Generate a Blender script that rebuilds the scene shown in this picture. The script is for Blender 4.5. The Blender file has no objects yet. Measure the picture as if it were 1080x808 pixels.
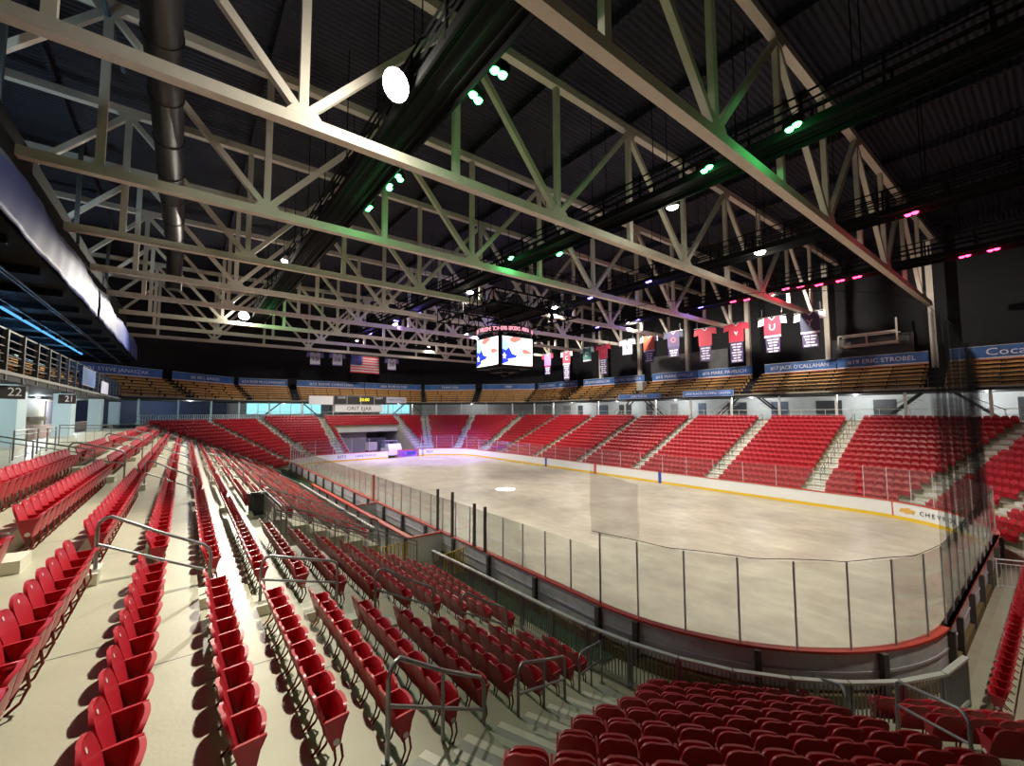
import bpy, math, random
import numpy as np
from mathutils import Vector, Matrix
random.seed(7)
SC = bpy.context.scene
COL = SC.collection
PI = math.pi

# ------------------------------------------------------------------ materials
def mat(name, color, rough=.6, metal=0., noise=0., nscale=8., bump=0., bscale=30., spec=.5, emit=None, estr=0.):
    m = bpy.data.materials.new(name); m.use_nodes = True
    nt = m.node_tree; b = nt.nodes['Principled BSDF']
    c = (*color, 1)
    b.inputs['Base Color'].default_value = c
    b.inputs['Roughness'].default_value = rough
    b.inputs['Metallic'].default_value = metal
    b.inputs['Specular IOR Level'].default_value = spec
    tc = None
    if noise or bump:
        tc = nt.nodes.new('ShaderNodeTexCoord')
    if noise:
        n = nt.nodes.new('ShaderNodeTexNoise'); n.inputs['Scale'].default_value = nscale; n.inputs['Detail'].default_value = 6
        nt.links.new(tc.outputs['Object'], n.inputs['Vector'])
        r = nt.nodes.new('ShaderNodeMapRange'); r.inputs[1].default_value = .3; r.inputs[2].default_value = .7
        r.inputs[3].default_value = 1 - noise; r.inputs[4].default_value = 1 + noise
        nt.links.new(n.outputs['Fac'], r.inputs[0])
        mx = nt.nodes.new('ShaderNodeMix'); mx.data_type = 'RGBA'; mx.blend_type = 'MULTIPLY'; mx.inputs[0].default_value = 1
        mx.inputs[6].default_value = c
        nt.links.new(r.outputs[0], mx.inputs[7]); nt.links.new(mx.outputs[2], b.inputs['Base Color'])
    if bump:
        n2 = nt.nodes.new('ShaderNodeTexNoise'); n2.inputs['Scale'].default_value = bscale; n2.inputs['Detail'].default_value = 4
        nt.links.new(tc.outputs['Object'], n2.inputs['Vector'])
        bp = nt.nodes.new('ShaderNodeBump'); bp.inputs['Strength'].default_value = bump; bp.inputs['Distance'].default_value = .02
        nt.links.new(n2.outputs['Fac'], bp.inputs['Height']); nt.links.new(bp.outputs[0], b.inputs['Normal'])
    if emit:
        b.inputs['Emission Color'].default_value = (*emit, 1); b.inputs['Emission Strength'].default_value = estr
    return m

def glassmat(name, tint, refl=.1, alpha=.08, dcol=(.6, .6, .6)):
    m = bpy.data.materials.new(name); m.use_nodes = True
    nt = m.node_tree; nt.nodes.clear()
    out = nt.nodes.new('ShaderNodeOutputMaterial')
    tr = nt.nodes.new('ShaderNodeBsdfTransparent'); tr.inputs[0].default_value = (*tint, 1)
    gl = nt.nodes.new('ShaderNodeBsdfGlossy'); gl.inputs['Roughness'].default_value = .06
    df = nt.nodes.new('ShaderNodeBsdfDiffuse'); df.inputs[0].default_value = (*dcol, 1)
    fr = nt.nodes.new('ShaderNodeFresnel'); fr.inputs[0].default_value = 1.25
    m1 = nt.nodes.new('ShaderNodeMixShader'); m2 = nt.nodes.new('ShaderNodeMixShader')
    mu = nt.nodes.new('ShaderNodeMath'); mu.operation = 'MULTIPLY'; mu.inputs[1].default_value = refl * 5
    nt.links.new(fr.outputs[0], mu.inputs[0]); nt.links.new(mu.outputs[0], m1.inputs[0])
    nt.links.new(tr.outputs[0], m1.inputs[1]); nt.links.new(gl.outputs[0], m1.inputs[2])
    m2.inputs[0].default_value = alpha
    nt.links.new(m1.outputs[0], m2.inputs[1]); nt.links.new(df.outputs[0], m2.inputs[2])
    nt.links.new(m2.outputs[0], out.inputs[0])
    return m

M = dict(
    concrete=mat('painted_concrete', (.44, .432, .325), .40, spec=.38, noise=.07, nscale=1.3, bump=.12, bscale=18),
    riser=mat('riser_concrete', (.42, .40, .31), .5, noise=.1, nscale=2),
    stepwhite=mat('step_white', (.72, .71, .60), .45, noise=.05, nscale=4),
    stepgrey=mat('step_grey', (.36, .37, .33), .5, noise=.08, nscale=3),
    fstep=mat('far_step', (.62, .62, .58), .6, noise=.18, nscale=5),
    seat=mat('red_plastic', (.47, .016, .030), .36, noise=.08, nscale=6),
    plate=mat('plate_white', (.75, .70, .68), .4),
    seatiron=mat('red_iron', (.25, .02, .02), .45),
    truss=mat('truss_paint', (.60, .56, .49), .55, noise=.06, nscale=2),
    roof=None, black=mat('matt_black', (.012, .012, .014), .8, spec=.2), catwalk=mat('catwalk_black', (.005, .005, .006), .85, spec=.15),
    duct=mat('duct_black', (.022, .021, .021), .45, bump=.15, bscale=6),
    wall=mat('dark_wall', (.006, .006, .010), .8, noise=.2, nscale=1.5),
    navy=mat('navy_wall', (.02, .035, .09), .7),
    steel=mat('grey_rail', (.30, .31, .32), .38, metal=.6),
    rail=mat('dark_rail', (.06, .06, .063), .45, metal=.2),
    galv=mat('galvanised', (.58, .60, .56), .42, metal=.25),
    boardwhite=mat('board_white', (.78, .79, .80), .35),
    boardback=mat('board_back', (.62, .64, .66), .5, noise=.15, nscale=3),
    yellow=mat('kick_yellow', (.75, .50, .03), .45),
    red=mat('cap_red', (.58, .07, .045), .42),
    blue=mat('line_blue', (.03, .08, .40), .45),
    brown=mat('base_brown', (.17, .11, .04), .7),
    post=mat('post_dark', (.10, .10, .10), .5),
    alu=mat('stanchion_alu', (.62, .58, .64), .45, metal=.15),
    glass=glassmat('rink_glass', (.93, .95, .94), .08, .035, (.6, .6, .62)),
    bench=mat('bench_wood', (.62, .33, .10), .5, noise=.25, nscale=5),
    benchend=mat('bench_end_orange', (.70, .26, .03), .55),
    deck=mat('deck_steel', (.022, .022, .022), .7, spec=.2), decklip=mat('deck_lip', (.20, .20, .17), .55),
    banner=mat('banner_blue', (.035, .12, .36), .6, noise=.35, nscale=.7),
    bannerred=mat('banner_red', (.42, .05, .07), .6), bannerwhite=mat('banner_white', (.72, .72, .78), .6),
    letter=mat('letter_white', (.75, .72, .78), .6), letterred=mat('letter_redd', (.45, .06, .05), .6),
    letterblack=mat('letter_black', (.02, .02, .03), .6), letterblue=mat('letter_blue', (.05, .06, .30), .6),
    cream=mat('wall_cream', (.60, .54, .38), .6, noise=.06, nscale=1.5),
    pale=mat('wall_pale', (.60, .63, .62), .6, noise=.06, nscale=1.2),
    paleblue=mat('column_paleblue', (.50, .66, .72), .5),
    greywall=mat('wall_grey', (.33, .33, .33), .7, noise=.1, nscale=1.5),
    purplegrey=mat('wall_purplegrey', (.25, .22, .25), .7),
    purplegrey2=mat('wall_block_dark', (.12, .12, .125), .8, noise=.2, nscale=1.2),
    pinkbrick=mat('wall_pinkbrick', (.45, .33, .31), .7, noise=.25, nscale=6),
    door=mat('door_dark', (.05, .055, .06), .5), bluedoor=mat('door_blue', (.06, .10, .16), .5),
    bin=mat('bin_grey', (.05, .055, .055), .5), bag=mat('bag_black', (.03, .03, .03), .3, bump=.5, bscale=20),
    sign=mat('sign_black', (.015, .015, .015), .6),
    green=mat('turf_green', (.02, .06, .025), .8, noise=.3, nscale=8),
    asphalt=mat('walk_tan', (.40, .37, .28), .6, noise=.1, nscale=2),
    jw=mat('jersey_white', (.48, .48, .56), .7), jp=mat('jersey_purple', (.20, .14, .45), .7),
    jr=mat('jersey_red', (.36, .02, .045), .7), jm=mat('jersey_maroon', (.28, .02, .05), .7), jg=mat('jersey_green', (.03, .16, .14), .7),
    jn=mat('jersey_navy', (.02, .025, .06), .7), jo=mat('jersey_orange', (.62, .12, .06), .7), jd=mat('jersey_darkpurple', (.05, .03, .10), .7),
    flagblue=mat('flag_blue', (.04, .04, .28), .6), flagred=mat('flag_red', (.55, .04, .05), .6),
    gold=mat('bowtie_gold', (.75, .42, .08), .4),
)
def netmat(name, dens, col=(.012, .012, .012)):
    m = bpy.data.materials.new(name); m.use_nodes = True
    nt = m.node_tree; nt.nodes.clear()
    out = nt.nodes.new('ShaderNodeOutputMaterial'); tr = nt.nodes.new('ShaderNodeBsdfTransparent')
    df = nt.nodes.new('ShaderNodeBsdfDiffuse'); df.inputs[0].default_value = (*col, 1)
    tc = nt.nodes.new('ShaderNodeTexCoord'); w = nt.nodes.new('ShaderNodeTexNoise'); w.inputs['Scale'].default_value = .8
    nt.links.new(tc.outputs['Object'], w.inputs['Vector'])
    mp = nt.nodes.new('ShaderNodeMapRange'); mp.inputs[1].default_value = .3; mp.inputs[2].default_value = .7
    mp.inputs[3].default_value = dens * .8; mp.inputs[4].default_value = min(1, dens * 1.2)
    nt.links.new(w.outputs['Fac'], mp.inputs[0])
    mx = nt.nodes.new('ShaderNodeMixShader'); nt.links.new(mp.outputs[0], mx.inputs[0])
    nt.links.new(tr.outputs[0], mx.inputs[1]); nt.links.new(df.outputs[0], mx.inputs[2]); nt.links.new(mx.outputs[0], out.inputs[0])
    return m
M['net'] = netmat('fine_net', .05); M['netdark'] = netmat('gathered_net', .16)
M['netmid'] = netmat('net_fold', .14)

def emis(name, col, s):
    m = bpy.data.materials.new(name); m.use_nodes = True; nt = m.node_tree; nt.nodes.clear()
    o = nt.nodes.new('ShaderNodeOutputMaterial'); e = nt.nodes.new('ShaderNodeEmission')
    e.inputs[0].default_value = (*col, 1); e.inputs[1].default_value = s; nt.links.new(e.outputs[0], o.inputs[0]); return m
M['lampwhite'] = emis('lamp_white', (1, .95, .80), 30); M['lampcool'] = emis('lamp_cool', (.85, .88, 1), 12)
M['ledgreen'] = emis('led_green', (.10, 1, .25), 9); M['ledred'] = emis('led_red', (1, .04, .12), 9); M['ledblue'] = emis('led_blue', (.2, .15, 1), 9)
M['cyanlight'] = emis('daylight_window', (.32, .78, .85), 1.0); M['bluetube'] = emis('blue_tube', (.12, .42, .85), 1.1)
M['screenwhite'] = emis('screen_white', (1, 1, 1), 1.7); M['screenblue'] = emis('screen_blue', (.03, .05, .60), 1.5)
M['screenred'] = emis('screen_red', (1, .28, .22), 1.1); M['screencyan'] = emis('screen_cyan', (.45, .75, 1), 1.4)
M['ringtext'] = emis('ring_text', (1, .35, .45), 1.5); M['yellowdigit'] = emis('yellow_digit', (1, .85, .05), 1.6)

def roofmat():
    m = mat('roof_deck', (.026, .027, .042), .7, spec=.2); nt = m.node_tree; b = nt.nodes['Principled BSDF']
    tc = nt.nodes.new('ShaderNodeTexCoord'); w = nt.nodes.new('ShaderNodeTexWave'); w.bands_direction = 'Y'; w.wave_profile = 'SIN'
    w.inputs['Scale'].default_value = 1.05; w.inputs['Distortion'].default_value = 0
    nt.links.new(tc.outputs['Object'], w.inputs['Vector'])
    bp = nt.nodes.new('ShaderNodeBump'); bp.inputs['Strength'].default_value = 1; bp.inputs['Distance'].default_value = .07
    nt.links.new(w.outputs['Fac'], bp.inputs['Height']); nt.links.new(bp.outputs[0], b.inputs['Normal']); return m
M['roof'] = roofmat()

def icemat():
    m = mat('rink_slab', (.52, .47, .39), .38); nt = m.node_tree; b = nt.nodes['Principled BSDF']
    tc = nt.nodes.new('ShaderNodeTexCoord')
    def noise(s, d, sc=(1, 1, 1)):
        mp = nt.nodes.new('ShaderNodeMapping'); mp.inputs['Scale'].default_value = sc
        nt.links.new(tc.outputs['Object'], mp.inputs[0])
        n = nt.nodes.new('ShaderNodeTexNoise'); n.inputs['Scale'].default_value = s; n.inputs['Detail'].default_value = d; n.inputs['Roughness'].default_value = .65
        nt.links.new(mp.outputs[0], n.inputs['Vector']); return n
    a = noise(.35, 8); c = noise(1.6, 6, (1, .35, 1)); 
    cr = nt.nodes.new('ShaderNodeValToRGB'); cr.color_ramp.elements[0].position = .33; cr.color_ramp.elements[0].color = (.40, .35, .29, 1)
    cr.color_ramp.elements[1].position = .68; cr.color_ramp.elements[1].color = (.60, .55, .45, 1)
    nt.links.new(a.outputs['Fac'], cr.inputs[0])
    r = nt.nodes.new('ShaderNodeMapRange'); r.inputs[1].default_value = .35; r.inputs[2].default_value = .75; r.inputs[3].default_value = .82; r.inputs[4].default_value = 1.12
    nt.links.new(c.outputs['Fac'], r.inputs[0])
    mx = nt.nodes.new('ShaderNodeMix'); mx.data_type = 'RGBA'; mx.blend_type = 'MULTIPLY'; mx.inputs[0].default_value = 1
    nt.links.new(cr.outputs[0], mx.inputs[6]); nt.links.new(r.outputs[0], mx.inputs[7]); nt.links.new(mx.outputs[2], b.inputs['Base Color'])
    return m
M['ice'] = icemat()

# ------------------------------------------------------------------ mesh helpers
class MB:
    def __init__(s): s.v = []; s.f = []; s.mi = []; s.m = 0; s.sm = []
    def add(s, vs, fs, smooth=False):
        o = len(s.v); s.v += [tuple(p) for p in vs]
        for f in fs: s.f.append([o + i for i in f]); s.mi.append(s.m); s.sm.append(smooth)
    def box(s, a, b):
        x0, y0, z0 = a; x1, y1, z1 = b
        s.add([(x0, y0, z0), (x1, y0, z0), (x1, y1, z0), (x0, y1, z0), (x0, y0, z1), (x1, y0, z1), (x1, y1, z1), (x0, y1, z1)],
              [(0, 3, 2, 1), (4, 5, 6, 7), (0, 1, 5, 4), (1, 2, 6, 5), (2, 3, 7, 6), (3, 0, 4, 7)])
    def bar(s, p, q, w, h=None, up=(0, 0, 1)):
        h = h or w; p = Vector(p); q = Vector(q); d = (q - p).normalized(); up = Vector(up)
        if abs(d.dot(up)) > .97: up = Vector((0, 1, 0))
        r = d.cross(up).normalized(); u = r.cross(d).normalized(); r *= w / 2; u *= h / 2
        vs = [p - r - u, p + r - u, p + r + u, p - r + u, q - r - u, q + r - u, q + r + u, q - r + u]
        s.add(vs, [(0, 1, 2, 3), (7, 6, 5, 4), (0, 4, 5, 1), (1, 5, 6, 2), (2, 6, 7, 3), (3, 7, 4, 0)])
    def tube(s, pts, r, n=8, cap=True):
        pts = [Vector(p) for p in pts]; rings = []; prev = None
        for i, p in enumerate(pts):
            a = pts[max(i - 1, 0)]; b = pts[min(i + 1, len(pts) - 1)]
            d = (b - a).normalized()
            up = Vector((0, 0, 1)) if abs(d.z) < .9 else Vector((0, 1, 0))
            x = d.cross(up).normalized()
            if prev is not None and x.dot(prev) < 0: x = -x
            prev = x; y = x.cross(d)
            rings.append([p + x * r * math.cos(2 * PI * k / n) + y * r * math.sin(2 * PI * k / n) for k in range(n)])
        vs = [v for ring in rings for v in ring]; fs = []
        for i in range(len(rings) - 1):
            for k in range(n): fs.append((i * n + k, i * n + (k + 1) % n, (i + 1) * n + (k + 1) % n, (i + 1) * n + k))
        s.add(vs, fs, True)
        if cap: s.add(rings[0], [tuple(range(n))]); s.add(rings[-1], [tuple(range(n))])
    def disc(s, c, nrm, r, n=12):
        c = Vector(c); nrm = Vector(nrm).normalized(); up = Vector((0, 0, 1)) if abs(nrm.z) < .9 else Vector((0, 1, 0))
        x = nrm.cross(up).normalized(); y = nrm.cross(x)
        s.add([c + x * r * math.cos(2 * PI * k / n) + y * r * math.sin(2 * PI * k / n) for k in range(n)], [tuple(range(n))])
    def prism(s, poly, off):
        n = len(poly); off = Vector(off); a = [Vector(p) for p in poly]; b = [p + off for p in a]
        s.add(a + b, [tuple(range(n))[::-1], tuple(range(n, 2 * n))] + [(i, (i + 1) % n, n + (i + 1) % n, n + i) for i in range(n)])
    def quad(s, *p): s.add(p, [tuple(range(len(p)))])
    def mesh(s, name, mats):
        me = bpy.data.meshes.new(name); me.from_pydata(s.v, [], s.f); me.update()
        for m in (mats if isinstance(mats, (list, tuple)) else [mats]): me.materials.append(m)
        me.polygons.foreach_set('material_index', s.mi); me.polygons.foreach_set('use_smooth', s.sm)
        return me
    def build(s, name, mats, parent=None, loc=None):
        o = bpy.data.objects.new(name, s.mesh(name, mats)); COL.objects.link(o)
        if parent: o.parent = parent
        if loc: o.location = loc
        return o

def tag(o, label, cat, group=None):
    o['label'] = label; o['category'] = cat
    if group: o['group'] = group
    return o
def thing(name, label, cat, loc=(0, 0, 0), rz=0., group=None):
    o = bpy.data.objects.new(name, None); COL.objects.link(o); o.location = loc; o.rotation_euler = (0, 0, rz); o.empty_display_size = .2
    return tag(o, label, cat, group)
def struct(o, label=None):
    o['kind'] = 'structure'
    if label: o['label'] = label
    return o
def instance(src, parent=None, loc=None, rz=None):
    o = src.copy(); COL.objects.link(o)
    o.parent = parent
    if loc is not None: o.location = loc
    if rz is not None: o.rotation_euler = (0, 0, rz)
    return o
def text(name, body, size, m, parent, loc, rot, ext=.004, sx=1., align='CENTER'):
    c = bpy.data.curves.new(name, 'FONT'); c.body = body; c.size = size; c.extrude = ext; c.align_x = align; c.align_y = 'CENTER'
    c.resolution_u = 2
    c.materials.append(m); t = bpy.data.objects.new('tmp', c); COL.objects.link(t); bpy.context.view_layer.update()
    me = bpy.data.meshes.new_from_object(t.evaluated_get(bpy.context.evaluated_depsgraph_get())); bpy.data.objects.remove(t); bpy.data.curves.remove(c)
    me.materials.clear(); me.materials.append(m)
    o = bpy.data.objects.new(name, me); COL.objects.link(o); o.parent = parent; o.location = loc; o.rotation_euler = rot
    o.scale = (sx, 1, 1)
    return o
ORD = ['zeroth', 'first', 'second', 'third', 'fourth', 'fifth', 'sixth', 'seventh', 'eighth', 'ninth', 'tenth', 'eleventh', 'twelfth', 'thirteenth', 'fourteenth',
       'fifteenth', 'sixteenth', 'seventeenth', 'eighteenth', 'nineteenth', 'twentieth', 'twenty-first', 'twenty-second', 'twenty-third', 'twenty-fourth', 'twenty-fifth',
       'twenty-sixth', 'twenty-seventh', 'twenty-eighth', 'twenty-ninth', 'thirtieth']
def ordw(n):
    if n < len(ORD): return ORD[n]
    t = ['', '', 'twenty', 'thirty', 'forty', 'fifty', 'sixty', 'seventy', 'eighty', 'ninety']
    if n < 100:
        if n % 10 == 0: return t[n // 10][:-1] + 'ieth'
        return t[n // 10] + '-' + ORD[n % 10]
    return str(n) + 'th'

# ------------------------------------------------------------------ camera
CAM = (0., 0., 6.624); F = 448.573; YAW, PIT, ROL = math.radians(37.52334), math.radians(3.96183), math.radians(-.18084)
fw = Vector((math.sin(YAW) * math.cos(PIT), math.cos(YAW) * math.cos(PIT), math.sin(PIT)))
rt = Vector((math.cos(YAW), -math.sin(YAW), 0)); up_ = rt.cross(fw)
r2 = rt * math.cos(ROL) + up_ * math.sin(ROL); u2 = -rt * math.sin(ROL) + up_ * math.cos(ROL)
cd = bpy.data.cameras.new('camera'); co = bpy.data.objects.new('camera', cd); COL.objects.link(co)
cd.sensor_fit = 'HORIZONTAL'; cd.sensor_width = 36; cd.lens = F / 1080 * 36; cd.clip_start = .05; cd.clip_end = 300
mw = Matrix((r2, u2, -fw)).transposed().to_4x4(); mw.translation = CAM; co.matrix_world = mw
SC.camera = co
def proj(P):
    d = Vector(P) - Vector(CAM); z = d.dot(fw)
    if z <= .2: return None
    return 540 + F * d.dot(r2) / z, 404 - F * d.dot(u2) / z, z

# ------------------------------------------------------------------ plan of the stands (an octagon round the rink)
X0, X1, Y0, Y1, LEG = 9.9, 35.4, 2.6, 60.8, 4.82
T8 = math.tan(PI / 8)
def octv(d):
    a = LEG - T8 * d
    s = .55                       # the near end stand sits a little closer to the boards
    return [Vector((X0 - d, Y0 + a)), Vector((X0 - d, Y1 - a)), Vector((X0 + a, Y1 + d)), Vector((X1 - a, Y1 + d)),
            Vector((X1 + d, Y1 - a)), Vector((X1 + d, Y0 + a)), Vector((X1 - a + s, Y0 - d + s)), Vector((X0 + a - s, Y0 - d + s))]
SIDES = ['left', 'far_left', 'far', 'far_right', 'right', 'near_right', 'near', 'near_left']
NROW = 16; D0, TREAD, RISE, ZF = 1.97, .83, .37, -.14
def rowd(i): return D0 + TREAD * i
def rowz(i): return ZF + RISE * i
NR = {0: 14, 1: 15}
def nrow(k): return NR.get(k, NROW)
CZL = rowz(13) + .37; CZC = rowz(14) + .37
CZ = rowz(NROW - 1) + .37         # concourse level
DTOP = rowd(NROW - 1) + .15
def side_pts(k, d): V = octv(d); return V[k], V[(k + 1) % 8]
def side_frame(k):
    a, b = side_pts(k, 0); t = (b - a).normalized(); n = Vector((-t.y, t.x))   # outward = left of travel
    return t, n

# ------------------------------------------------------------------ stands: treads and risers
def side_coord(k, P):            # along-side coordinate used for cut-outs
    return P[1] if k in (0, 4) else P[0]
CUTS = {0: [(16.45, 20.75, 0, 6)], 2: [(19.6, 29.9, 0, 11)]}
def clip_rows(k, i):
    """pieces of row i on side k as (fa, fb) absolute coordinate limits, None = the mitre"""
    cuts = sorted((a, b) for a, b, i0, i1 in CUTS.get(k, []) if i0 <= i <= i1)
    return cuts
def terrace(k):
    mb = MB(); t, n = side_frame(k)
    for i in range(nrow(k)):
        da = rowd(i) - TREAD + .15; db = rowd(i) + .15; z = rowz(i); zn = z + RISE
        a0, b0 = side_pts(k, da); a1, b1 = side_pts(k, db)
        segs = [(a0, b0, a1, b1)]
        for (ca, cb) in clip_rows(k, i):
            def at(a, b, c):
                ax = 1 if k in (0, 4) else 0
                f = (c - a[ax]) / (b[ax] - a[ax]); return a + (b - a) * f
            lo, hi = (ca, cb) if (k in (0, 2)) else (cb, ca)
            segs = ([] if ca < 0 else [(a0, at(a0, b0, lo), a1, at(a1, b1, lo))]) + [(at(a0, b0, hi), b0, at(a1, b1, hi), b1)]
            # side walls of the cut
        for (p, q, r, s_) in segs:
            mb.m = 0; mb.quad((*p, z), (*r, z), (*s_, z), (*q, z))
            mb.m = 1; mb.quad((*r, z), (*r, zn), (*s_, zn), (*s_, z))
        if clip_rows(k, i):
            lo, hi = clip_rows(k, i)[0]
            mb.m = 1
            for c in ((lo, hi) if lo > 0 else (hi,)):
                ax = 1 if k in (0, 4) else 0
                f = (c - a0[ax]) / (b0[ax] - a0[ax]); p = a0 + (b0 - a0) * f
                f = (c - a1[ax]) / (b1[ax] - a1[ax]); q = a1 + (b1 - a1) * f
                mb.quad((*p, ZF), (*q, ZF), (*q, z), (*p, z))
    for (ca, cb, i0, i1) in CUTS.get(k, []):     # back wall
        if ca < 0: continue
        # of a vomitory
        db = rowd(i1) + .15; P, Q = side_pts(k, db); ax = 1 if k in (0, 4) else 0
        f = (ca - P[ax]) / (Q[ax] - P[ax]); g = (cb - P[ax]) / (Q[ax] - P[ax])
        p = P + (Q - P) * f; q = P + (Q - P) * g; z = rowz(i1)+RISE
        if k == 2:
            z0 = 3.55; mb.m = 1; mb.quad((*p, z0), (*q, z0), (*q, z), (*p, z))
        else:
            mb.m = 1; mb.quad((*p, ZF), (*q, ZF), (*q, z), (*p, z))
    o = mb.build('floor_terrace_' + SIDES[k], [M['concrete'], M['riser']])
    struct(o)
for k in range(8): terrace(k)
# concourse ring behind the last row
mb = MB()
for k in range(8):
    zc = {0: CZL, 1: CZC}.get(k, CZ); ds = {0: rowd(13) + .15, 1: rowd(14) + .15}.get(k, DTOP)
    a, b = side_pts(k, ds); c, d = side_pts(k, 26)
    mb.quad((*a, zc), (*c, zc), (*d, zc), (*b, zc))
struct(mb.build('floor_concourse', M['concrete']))
# arena base floor
mb = MB(); mb.box((-12, -20, ZF - .2), (62, 92, ZF - .012)); struct(mb.build('floor', M['asphalt']))
# slab inside the boards
RR = 6.3; BX0, BX1, BY0, BY1 = 9.9, 35.4, 2.3, 60.8
def rink_path(off=0., step=.4):
    """closed path round the rink from the left side's near end, going up the left side; list of (x, y, nx, ny, s)"""
    pts = []; R = RR
    def line(ax, ay, bx, by, nx, ny):
        L = math.hypot(bx - ax, by - ay); n = max(1, round(L / step))
        for i in range(n): pts.append((ax + (bx - ax) * i / n, ay + (by - ay) * i / n, nx, ny))
    def arc(cx, cy, a0, a1):
        L = abs(a1 - a0) * R; n = max(4, round(L / step))
        for i in range(n):
            a = a0 + (a1 - a0) * i / n; pts.append((cx + R * math.cos(a), cy + R * math.sin(a), math.cos(a), math.sin(a)))
    line(BX0, BY0 + R, BX0, BY1 - R, -1, 0); arc(BX0 + R, BY1 - R, PI, PI / 2)
    line(BX0 + R, BY1, BX1 - R, BY1, 0, 1); arc(BX1 - R, BY1 - R, PI / 2, 0)
    line(BX1, BY1 - R, BX1, BY0 + R, 1, 0); arc(BX1 - R, BY0 + R, 0, -PI / 2)
    line(BX1 - R, BY0, BX0 + R, BY0, 0, -1); arc(BX0 + R, BY0 + R, -PI / 2, -PI)
    out = []; s = 0
    for i, p in enumerate(pts):
        if i: s += math.hypot(p[0] - pts[i - 1][0], p[1] - pts[i - 1][1])
        out.append((p[0] + p[2] * off, p[1] + p[3] * off, p[2], p[3], s))
    return out
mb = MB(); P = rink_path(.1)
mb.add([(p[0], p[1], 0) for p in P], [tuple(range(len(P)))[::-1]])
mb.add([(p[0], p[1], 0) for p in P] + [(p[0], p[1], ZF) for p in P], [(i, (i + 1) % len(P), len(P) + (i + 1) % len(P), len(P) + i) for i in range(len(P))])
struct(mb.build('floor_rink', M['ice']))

# ------------------------------------------------------------------ aisles
AIS = {0: [9.75, 20.25, 28.3, 36.4, 44.5, 52.6], 2: [17.9, 30.9], 4: [12.1, 20.1, 28.2, 36.3, 44.5, 52.6], 1: ['mid'], 3: ['mid'], 5: ['mid'], 7: ['side'], 6: []}
def side_u(k, c):                 # aisle coordinate -> offset along the side from its middle
    if c == 'mid': return 0.
    if c == 'side': return -.85
    return {0: c - 31.7, 2: c - 22.65, 4: 31.7 - c, 6: 22.65 - c}[k]
def side_mid(k, d):
    a, b = side_pts(k, d); return (a + b) / 2
def aisle_pos(kind, k, c, d):     # centre point and outward direction of an aisle at offset d
    if kind == 'mitre':
        v = octv(d)[k]; o = (octv(d + 1)[k] - v); return v, o.normalized(), o.length
    t, n = side_frame(k); return side_mid(k, d) + t * side_u(k, c), n, 1.
def aisle_steps(name, kind, k, c, mats, hw, nosing, tread, i0=0, i1=NROW - 1):
    mb = MB()
    for i in range(i0, i1 + 1):
        z = rowz(i)
        v, n, s = aisle_pos(kind, k, c, rowd(i) + .15); t = Vector((-n.y, n.x))
        vf, _, _ = aisle_pos(kind, k, c, rowd(i) + .15 - TREAD)
        def q(d_in, w, zz):       # point at distance d_in (inwards from the riser) and lateral w
            p = v - n * d_in * s + t * w; return (p.x, p.y, zz)
        def slab(da, db, z0, z1, w, m):
            mb.m = m
            a = [q(da, -w, z0), q(da, w, z0), q(db, w, z0), q(db, -w, z0)]; b = [(*p[:2], z1) for p in a]
            mb.add(a + b, [(0, 1, 2, 3), (4, 7, 6, 5), (0, 4, 5, 1), (1, 5, 6, 2), (2, 6, 7, 3), (3, 7, 4, 0)])
        if tread: slab(.36, TREAD, z + .001, z + .006, hw, 1)
        slab(0, .36, z, z + RISE / 2, hw * (1 if tread else .62), 1 if nosing else 0)
        if nosing:
            slab(.25, .37, z + RISE / 2, z + RISE / 2 + .006, hw, 0)
            slab(-.01, -.13, z + RISE, z + RISE + .008, hw, 0)
    struct(mb.build(name, mats))
for k in (0,):
    for c in AIS[0]:
        aisle_steps('floor_steps_left', 'mid', 0, c, [M['stepwhite'], M['concrete']], .5, False, False, i0=(7 if c == 20.25 else 0), i1=13)
aisle_steps('floor_steps_corner', 'mitre', 0, 0, [M['stepwhite'], M['stepgrey']], .66, True, True)
aisle_steps('floor_steps_corner', 'mid', 7, 'side', [M['stepwhite'], M['stepgrey']], .55, True, True)
for k in (1, 2, 3, 4, 5, 6, 7): aisle_steps('floor_steps_mitre', 'mitre', k, 0, [M['fstep'], M['fstep']], .62, False, True, i1=nrow(k) - 1)
for k in (1, 2, 3, 4, 5):
    for c in AIS[k]: aisle_steps('floor_steps_aisle', 'mid', k, c, [M['fstep'], M['fstep']], .58, False, True, i1=nrow(k) - 1)

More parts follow.
